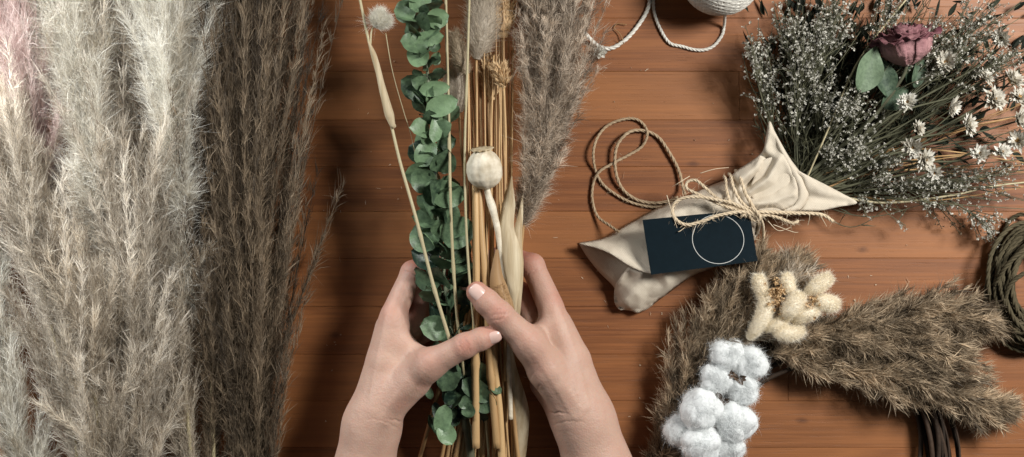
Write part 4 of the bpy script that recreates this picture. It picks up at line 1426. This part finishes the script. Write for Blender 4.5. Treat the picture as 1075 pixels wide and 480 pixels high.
for (x, y, rd, ce, lab) in daisies:
    z = 63 + rng.uniform(-5, 8)
    c = P(x, y, z)
    r = thing('white_everlasting', c, lab, 'flower', G3)
    axd = norm(np.array([rng.normal(.1, .5), rng.normal(-.1, .5), 1.0]))
    e1 = norm(np.cross(axd, rng.normal(size=3)))
    e2 = np.cross(axd, e1)
    mb = MB()
    rr = rd * S * rng.uniform(.84, 1.04)
    layers = [(16, 1.0, .05), (15, .9, .25), (12, .74, .5)] + ([(10, .58, .8)] if ce else [(10, .6, .8), (8, .42, 1.1)])
    age = rng.uniform(-.25, .25)
    opn = rng.uniform(-.05, .45)
    for li, (n, ln, el) in enumerate(layers):
        for k in range(n):
            an = k / n * 2 * math.pi + li * .25 + rng.normal(0, .1)
            d = e1 * math.cos(an) + e2 * math.sin(an)
            dd = norm(d + axd * (el + opn + rng.normal(0, .22)))
            leafshape(mb, c + d * rr * .12 + axd * .0006 * li, dd, axd - d * .3, rr * ln * rng.uniform(.85, 1.12), rr * rng.uniform(.30, .42), .25, -.16, float(np.clip(rng.uniform(.3, 1) + age, 0, 1)), 0, 3, 6)
    mb.build('petals', M['daisy'], r)
    mb = MB()
    n = 60 if ce else 26
    rc = rr * (.42 if ce else .2)
    for k in range(n):
        a_ = k * 2.4
        q = rc * math.sqrt(k / n)
        b = c + (e1 * math.cos(a_) + e2 * math.sin(a_)) * q + axd * (.0022 - .0016 * (q / rc) ** 2)
        ribbons(mb, b[None], norm((axd + rng.normal(0, .25, 3))[None]), np.array([.0022]), np.array([.0009]), rng.normal(0, .2, (1, 3)), rng.uniform(0, 1))
    tube(mb, np.array([c - axd * .001, c + axd * .001, c + axd * .002]), np.array([rc * .9, rc, rc * .7]), 14, .4)
    mb.build('centre', M['daisy_c'], r)
    mb = MB()
    s0 = np.array([x, y, z])
    rt = ROOT + rng.normal(0, [3, 5, 2])
    stem_tube(mb, [rt, rt * .55 + s0 * .45 + np.r_[rng.normal(0, 8, 2), -4], rt * .15 + s0 * .85 + np.r_[rng.normal(0, 4, 2), -5], s0 - np.array([0, 0, 2])], .0010, .0008, .5, 40, 1)
    mb.build('stem', M['greystem'], r)

# dried rose
rr_ = thing('dried_rose', P(950, 70, 50), 'dusty mauve dried rose with curled petal edges and green leaves', 'rose', G3)
c0 = P(953, 70, 54)
axr = norm(np.array([-.16, .95, .20]))
e1 = norm(np.cross(axr, np.array([0, 0, 1.0])))
e2 = np.cross(axr, e1)
hR = 46 * S
mb = MB()
specs = [(3, .16, .92, .1), (4, .34, .96, .12), (5, .56, .93, .2), (6, .80, .90, .42), (6, 1.0, .80, .62)]
for li, (n, rad, hh, fl) in enumerate(specs):
    for k in range(n):
        th0 = k / n * 2 * math.pi + li * .9 + rng.normal(0, .12)
        nu_, nv_ = 13, 13
        U, Vv = np.meshgrid(np.linspace(-1, 1, nu_), np.linspace(0, 1, nv_))
        wd = (2 * math.pi / n) * .72 * np.sqrt(np.clip(1 - (1.05 * (Vv - .55)) ** 2, .05, 1)) * (1 + .2 * (li < 2))
        th = th0 + U * wd
        top = 1 - .10 * np.abs(U) ** 2.5
        R = 26 * S * rad * (np.interp(Vv, [0, .15, .4, .7, .9, 1], [.12, .52, .92, 1.0, 1.0, 1.0 + fl * .55]))
        R = R * (1 + (.06 * np.sin(5 * U + li + k) + .035 * np.sin(13 * U + 7 * Vv + 2 * k)) * Vv) + rng.normal(0, .0004)
        hgt = hR * hh * Vv * top * rng.uniform(.94, 1.05) - fl * .007 * np.clip(Vv - .8, 0, 1) * 5 * (1 + .6 * np.sin(4 * U + k) + .4 * np.sin(11 * U + 3 * k))
        X = c0 + axr * hgt[..., None] + (np.cos(th)[..., None] * e1 + np.sin(th)[..., None] * e2) * R[..., None]
        i = np.arange(nv_ - 1)[:, None] * nu_ + np.arange(nu_ - 1)[None]
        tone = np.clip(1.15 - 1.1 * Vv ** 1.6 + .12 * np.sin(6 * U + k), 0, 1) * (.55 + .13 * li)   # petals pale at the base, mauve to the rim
        mb.add(X.reshape(-1, 3), None, np.stack([i, i + 1, i + nu_ + 1, i + nu_], -1).reshape(-1, 4), tone.ravel())
o = mb.build('petals', M['rose'], rr_)
so = o.modifiers.new('petal_thickness', 'SOLIDIFY')
so.thickness = .0006
for (x, y, z, dx, dy, L, wd, tn_) in [(902, 97, 62, .38, .95, 50, 30, .85), (932, 102, 52, -.2, 1, 44, 24, .28), (952, 88, 50, .5, .9, 34, 20, .2), (960, 92, 54, .25, 1, 34, 16, .35), (925, 112, 46, .6, .4, 34, 22, .3)]:
    mb = MB()
    leafshape(mb, P(x, y, z), np.array([dx, dy, .1]), np.array([.25, -.15, 1.0]), L * S, wd * S, .12, .12, tn_, 0, 11, 17, .08, .05)
    mb.build('leaf', M['leaf'], rr_)
mb = MB()
for k in range(5):
    a_ = k * 1.256
    d = e1 * math.cos(a_) + e2 * math.sin(a_)
    leafshape(mb, c0 - axr * .001, norm(d + axr * .7), d * -.3 + axr, .018, .006, .2, .1, .2, 0, 5, 9)
mb.build('sepals', M['leaf'], rr_)
mb = MB()
stem_tube(mb, [(953, 67, 57), (945, 85, 52), (915, 125, 42), (870, 165, 34), (832, 194, 28)], .0017, .0019, .3, 40, 2)
mb.build('stem', M['greystem'], rr_)

# ------------------------------------------------------------------ wreath
wreath = thing('wreath', P(866, 478, 0), 'dark vine wreath dressed with pampas, cream bunny tails and cotton bolls', 'wreath')
mb = MB()
for k in range(46):
    n = 140
    a = np.linspace(0, 2 * math.pi, n) + rng.uniform(0, 6.28)
    rad = 122 + rng.normal(0, 6) + 6 * np.sin(a * rng.integers(2, 5) + rng.uniform(0, 6.28))
    z = 12 + rng.normal(0, 4) + 5 * np.sin(a * rng.integers(2, 6) + rng.uniform(0, 6.28))
    c = np.stack([866 + rad * np.cos(a) * .99, 482 + rad * np.sin(a) * 1.02, np.maximum(z, 3)], 1)
    tube(mb, PA(c), rng.choice([.0011, .0016, .0023]), 6, rng.uniform(0, 1), False)
mb.build('vine_ring', M['vine'], wreath)


def wplume(ctrl, half, mat, **kw):
    m_ = MB()
    plume_mesh(m_, ctrl, half, **kw)
    return m_.build('pampas_plume', M[mat], wreath, smooth=False)


ok = dict(curl=.12, lf=(.008, .015), w=.00062, jit=.34, fj=.17, tone0=(.0, .8), ang=(18, 34), flat=.7)
wplume([(800, 352, 24), (880, 345, 34), (950, 333, 36), (1005, 335, 34), (1048, 344, 28)], [10, 21, 25, 22, 13, 4], 'olive', nb=190, ns=15, nf=12, **ok)
wplume([(800, 368, 26), (880, 384, 32), (950, 396, 34), (1005, 412, 30), (1054, 430, 24)], [16, 26, 29, 27, 15, 4], 'olive', nb=200, ns=15, nf=12, **ok)
wplume([(830, 355, 36), (900, 355, 42), (960, 360, 42), (1005, 372, 36)], [10, 20, 24, 18, 6], 'olive', nb=120, ns=20, nf=7, **ok)
wplume([(676, 520, 16), (705, 450, 24), (735, 390, 28), (768, 330, 30), (792, 285, 28)], [14, 24, 28, 28, 22, 8], 'olive', nb=220, ns=15, nf=12, **ok)
wplume([(740, 400, 24), (775, 340, 32), (805, 310, 34), (830, 285, 26)], [10, 22, 24, 18, 6], 'olive', nb=110, ns=20, nf=7, **ok)
wplume([(770, 360, 30), (805, 330, 36), (822, 300, 34), (828, 282, 26)], [10, 18, 16, 10, 3], 'taupe', nb=70, ns=16, nf=5, **ok)

for (ctrl, rp, n) in [
    ([(800, 316, 50), (799, 306, 52), (797, 297, 53), (796, 289, 52)], [4, 8, 8, 6, 2], 1800),
    ([(785, 356, 48), (793, 346, 52), (801, 333, 54), (804, 318, 54), (802, 306, 52)], [4, 9, 10, 9, 4], 3000),
    ([(829, 313, 50), (828, 304, 52), (827, 296, 52), (825, 288, 50)], [3, 7, 8, 6, 2], 1500),
    ([(845, 310, 52), (854, 303, 56), (864, 296, 57), (872, 290, 56)], [4, 8, 9, 8, 3], 2400),
    ([(852, 314, 50), (862, 317, 55), (871, 319, 56), (879, 320, 54)], [4, 9, 10, 9, 3], 2400),
    ([(822, 336, 54), (828, 327, 60), (835, 318, 62), (841, 309, 60)], [4, 10, 11, 9, 3], 2600),
    ([(830, 337, 54), (840, 333, 58), (849, 329, 59), (857, 326, 56)], [4, 8, 8, 6, 2], 2000),
    ([(802, 347, 52), (811, 343, 55), (819, 339, 56), (826, 336, 55)], [2, 5, 6, 5, 2], 1300),
    ([(810, 348, 50), (820, 350, 55), (831, 350, 56), (843, 346, 54)], [3, 8, 9, 8, 3], 2300)]:
    m_ = MB()
    fuzzy(m_, ctrl, [max(rp) * .76 * k_ for k_ in (.25, .7, 1, 1, .82, .3)], int(n * 2.6), (.0022, .0046), .00016, .62, (.55, 1))
    stem_tube(m_, [ctrl[0], ((ctrl[0][0] + 818) / 2, (ctrl[0][1] + 345) / 2, 44), (818, 346, 32)], .0007, .0006, .5, 10, 0, 6)
    fuzzy(m_, ctrl, [max(rp) * .76 * k_ for k_ in (.25, .7, 1, 1, .82, .3)], int(n * .30), (.005, .0085), .00013, .6, (.4, 1), core=False)
    m_.build('bunny_tail', M['bunny'], wreath, smooth=False)
for (cx, cy, nn_, sp_) in ((816, 310, 120, 10), (820, 322, 60, 8), (853, 317, 60, 7), (846, 322, 30, 8)):
    m_ = MB()
    for k in range(nn_):
        c = P(cx + rng.normal(0, sp_ * .55), cy + rng.normal(0, sp_ * .7), 55 + rng.normal(0, 5))
        bloom(m_, c, rng.uniform(.0015, .0030), float(rng.uniform(0, 1)))
    for k in range(14):
        stem_tube(m_, [(cx - 4, cy + 18, 30), (cx + rng.normal(0, sp_ * .6), cy + rng.normal(0, sp_ * .7), 47)], .0004, .0003, .2, 6, 0, 5)
    m_.build('tan_flower_cluster', M['tan'], wreath, smooth=False)


def fluff_ball(mb, c, r, seed, m=4000):
    n1, n2 = 34, 46
    th = np.linspace(.02, math.pi - .02, n1)
    ph = np.linspace(0, 2 * math.pi, n2, endpoint=False)
    T_, F_ = np.meshgrid(th, ph, indexing='ij')
    d = np.stack([np.sin(T_) * np.cos(F_), np.sin(T_) * np.sin(F_), np.cos(T_)], -1)
    g = np.random.default_rng(seed)
    h = np.zeros(T_.shape)
    for _ in range(16):
        k = g.normal(size=3) * g.uniform(1.2, 4.2)
        h += np.sin(d @ k + g.uniform(0, 6.28)) * .07 / np.linalg.norm(k) ** .5
    sq = np.array([g.uniform(.92, 1.1), g.uniform(.92, 1.1), .9])
    X = c + d * (r * (1 + h))[..., None] * sq
    i = np.arange(n1 - 1)[:, None] * n2 + np.arange(n2)[None]
    i2 = np.arange(n1 - 1)[:, None] * n2 + (np.arange(n2)[None] + 1) % n2
    mb.add(X.reshape(-1, 3), None, np.stack([i, i + n2, i2 + n2, i2], -1).reshape(-1, 4), .8)
    k = rng.integers(0, n1 * n2, m)
    dd = d.reshape(-1, 3)[k]
    B = X.reshape(-1, 3)[k] + rng.normal(0, .0006, (m, 3)) - dd * .0004
    tng = norm(np.cross(dd, rng.normal(size=(m, 3))))
    ribbons(mb, B, norm(dd * rng.uniform(.1, .8, (m, 1)) + tng), rng.uniform(.002, .0075, m), np.full(m, .00014), rng.normal(0, .5, (m, 3)) - dd * .35, rng.uniform(.62, .95, m))


for ci, cl in enumerate([[(763, 372, 16, 50), (787, 381, 16.5, 47), (752, 399, 16.5, 51), (780, 410, 15.5, 48)],
                         [(737, 430, 20.5, 56), (769, 442, 19.5, 52), (714, 452, 15, 46), (738, 466, 21, 54), (764, 468, 16, 46)]]):
    for (x, y, r, z) in cl:
        m_ = MB()
        fluff_ball(m_, P(x, y, z - 6), r * S * .92, int(x * 7 + y))
        for k in range(3):
            a_ = k * 2.094 + x
            fluff_ball(m_, P(x, y, z - 5) + np.array([math.cos(a_), math.sin(a_), rng.uniform(-.2, .5)]) * r * S * .33, r * S * rng.uniform(.70, .80), int(x * 3 + y * 5 + k), m=3000)
        b = m_.build('cotton_boll', M['cotton'], wreath)
        hm = MB()
        cc = P(x, y, z - 6)
        ctr = np.mean([P(q[0], q[1], 30) for q in cl], 0)
        inw = norm(ctr - cc)
        for k in range(4):
            d = norm(inw + norm(rng.normal(size=3)) * .75)
            leafshape(hm, cc + d * r * S * .55, norm(d * .9 + rng.normal(0, .3, 3)), np.array([rng.normal(), rng.normal(), 1.0]), r * S * .62, r * S * .30, .3, -.2, .5, 0, 5, 8)
        hm.build('husk', M['boll'], b)
    hk = MB()
    for (x, y) in ([(771, 392), (767, 396), (775, 397), (757, 418)] if ci == 0 else [(752, 419), (757, 421), (752, 452), (748, 447), (756, 456)]):
        for k in range(3):
            a_ = rng.uniform(0, 6.28)
            leafshape(hk, P(x, y, 50), np.array([math.cos(a_), math.sin(a_), .55]), np.array([-math.cos(a_), -math.sin(a_), 1.0]), .0085, .0042, .3, -.1, .5, 0, 5, 8)
    hk.build('bract', M['boll'], wreath)
    sm = MB()
    ctr = np.mean([[q[0], q[1], 30] for q in cl], 0)
    for (x, y, r, z) in cl:
        stem_tube(sm, [tuple(ctr + [4, 6, -10]), tuple(ctr), (x, y, z - 14)], .0016, .0011, .4, 12, 0)
    sm.build('cotton_twig', M['boll'], wreath)

# ------------------------------------------------------------------ yarn ball with its trailing strand, second cord, twine coil
yb = thing('yarn_ball', P(757, -27, 0), 'ball of off-white yarn at the top edge with a strand trailing over the wood', 'yarn')
rb = 41 * S
cb = P(757, -27, 37)
mb = MB()
th = np.linspace(.01, math.pi - .01, 24)
q = np.stack([0 * th, 0 * th, np.cos(th)], 1) * rb * .93 + cb
tube(mb, q[::-1], np.sin(th) * rb * .93, 32, .3)
mb.build('core', M['yarn'], yb)
mb = MB()
for band in range(9):
    axb = norm(rng.normal(size=3) * np.array([1, 1, .5])) if band else norm(np.array([.35, .75, .6]))
    if band in (1, 2):
        axb = norm(np.array([-.5 + band * .25, .6, .55]) + rng.normal(0, .1, 3))
    e1 = norm(np.cross(axb, np.array([.1, .2, 1.0])))
    e2 = np.cross(axb, e1)
    turns = 13 if band < 3 else 7
    span = .85 if band < 3 else .35
    n = turns * 46
    u = np.linspace(0, 1, n)
    off = (u * 2 - 1) * span * .9
    a = u * turns * 2 * math.pi
    rad = rb * (.985 + .012 * (8 - band) / 8)
    lat = off
    q = cb + rad * (np.cos(lat)[:, None] * (np.cos(a)[:, None] * e1 + np.sin(a)[:, None] * e2) + np.sin(lat)[:, None] * axb)
    tube(mb, q, .00155, 6, rng.uniform(.3, .8))
mb.build('wound_strands', M['yarn'], yb)
mb = MB()
rope(mb, PA([(766, -14, 66), (764, 2, 56), (761, 14, 26), (760, 26, 5), (758, 36, 2.2), (750, 47, 2), (740, 52, 2), (728, 52, 2.2), (716, 49, 2), (704, 46, 2), (696, 36, 2), (688, 18, 2), (686, 0, 2), (690, -24, 3), (720, -40, 6), (740, -45, 20)]), .00155, fuzz=90, tone=.7, fl=.003, jit=.0002)
mb.build('trailing_strand', M['yarn'], yb)
mb = MB()
rope(mb, PA([(690, -40, 2.5), (683, -10, 2.5), (680, 8, 2.5), (672, 24, 2.5), (661, 38, 2.5), (648, 48, 2.5), (638, 51, 3), (628, 48, 4), (619, 40, 6), (610, 30, 10)]), .0020, fuzz=120, tone=.75, fl=.003, jit=.0002)
tag(mb.build('woollen_string', M['yarn']), 'thicker off-white cord curving from the fluffy plume to the top edge', 'cord')
mb = MB()
c = P(630, 55, 5)
for k in range(7):
    a = k / 7 * 2 * math.pi
    d = np.array([math.cos(a), math.sin(a), .25])
    leafshape(mb, c, d, np.array([0, 0, 1.0]) - d * .2, .0070, .0048, .25, .0, float(rng.uniform(.4, 1)), 1, 5, 7)
for k in range(5):
    bloom(mb, c + rng.normal(0, .001, 3) + np.array([0, 0, .002]), .002, .4)
tag(mb.build('fallen_blossom', M['gyp']), 'tiny pale fallen blossom lying by the cord next to the fluffy plume', 'flower')
mb = MB()
stem_tube(mb, [(655, 46, 4), (651, 36, 3), (645, 30, 2), (648, 25, 2), (658, 26, 3)], .0005, .0004, .7, 20, 0, 5)
ribbons(mb, np.repeat(PA([(650, 44, 3)]), 6, 0), norm(np.stack([rng.normal(0, .5, 6), rng.normal(-.5, .5, 6), np.full(6, .2)], 1)), np.full(6, .005), np.full(6, .0008), rng.normal(0, .2, (6, 3)), .5)
tag(mb.build('dry_twig', M['brownleaf']), 'small hooked dry twig on the wood above the cord', 'twig')

cr = MB()
n_t = 34
for k in range(n_t):
    n = 60
    a = np.linspace(0, 2 * math.pi, n)
    ex = 20 + 26 * rng.uniform(0, 1) ** .7
    off = rng.normal(0, 3, 2)
    tilt = rng.normal(0, .18)
    off[1] += 7
    zz = rng.uniform(4, 34) * (1 - abs(ex - 33) / 30)
    x = ex * np.cos(a)
    y = (ex * 1.25 + 10) * np.sin(a) + tilt * x
    wob = smooth_noise(n, 7) * 1.3
    c = np.stack([1086 + off[0] + x + wob[:, 0], 291 + off[1] + y + wob[:, 1], np.maximum(zz + 6 * np.sin(a * 2 + k) + wob[:, 2], 3)], 1)
    c[-1] = c[0]
    rope(cr, PA(c), .0021, pitch=.022, tone=float(rng.uniform(.2, .8)), fuzz=14, fl=.004)
rope(cr, PA([(1044, 300, 30), (1056, 280, 42), (1075, 262, 46), (1095, 250, 40)]), .0022, tone=.6)
rope(cr, PA([(1052, 330, 28), (1060, 300, 42), (1080, 285, 46), (1100, 282, 40)]), .0022, tone=.5)
rope(cr, PA([(1046, 270, 24), (1052, 310, 36), (1066, 340, 26), (1072, 352, 6)]), .0020, tone=.4)
tag(cr.build('twine_coil', M['darkjute'], origin=P(1086, 291)), 'coil of dark olive jute twine at the right edge', 'twine')

# crumbs and chaff on the table
mb = MB()
for k in range(150):
    x, y = rng.uniform(320, 1000), rng.uniform(10, 470)
    c = P(x, y, .8)
    if rng.random() < .5:
        bloom(mb, c, rng.uniform(.0005, .0013), rng.uniform(0, 1))
    else:
        a = rng.uniform(0, 6.28)
        ribbons(mb, c[None], np.array([[math.cos(a), math.sin(a), .05]]), np.array([rng.uniform(.002, .006)]), np.array([.0005]), rng.normal(0, .3, (1, 3)), .5)
tag(mb.build('chaff', M['crumb'], smooth=False, origin=(0, 0, 0)), 'scattered dry crumbs and chaff on the table', 'chaff', kind='stuff')
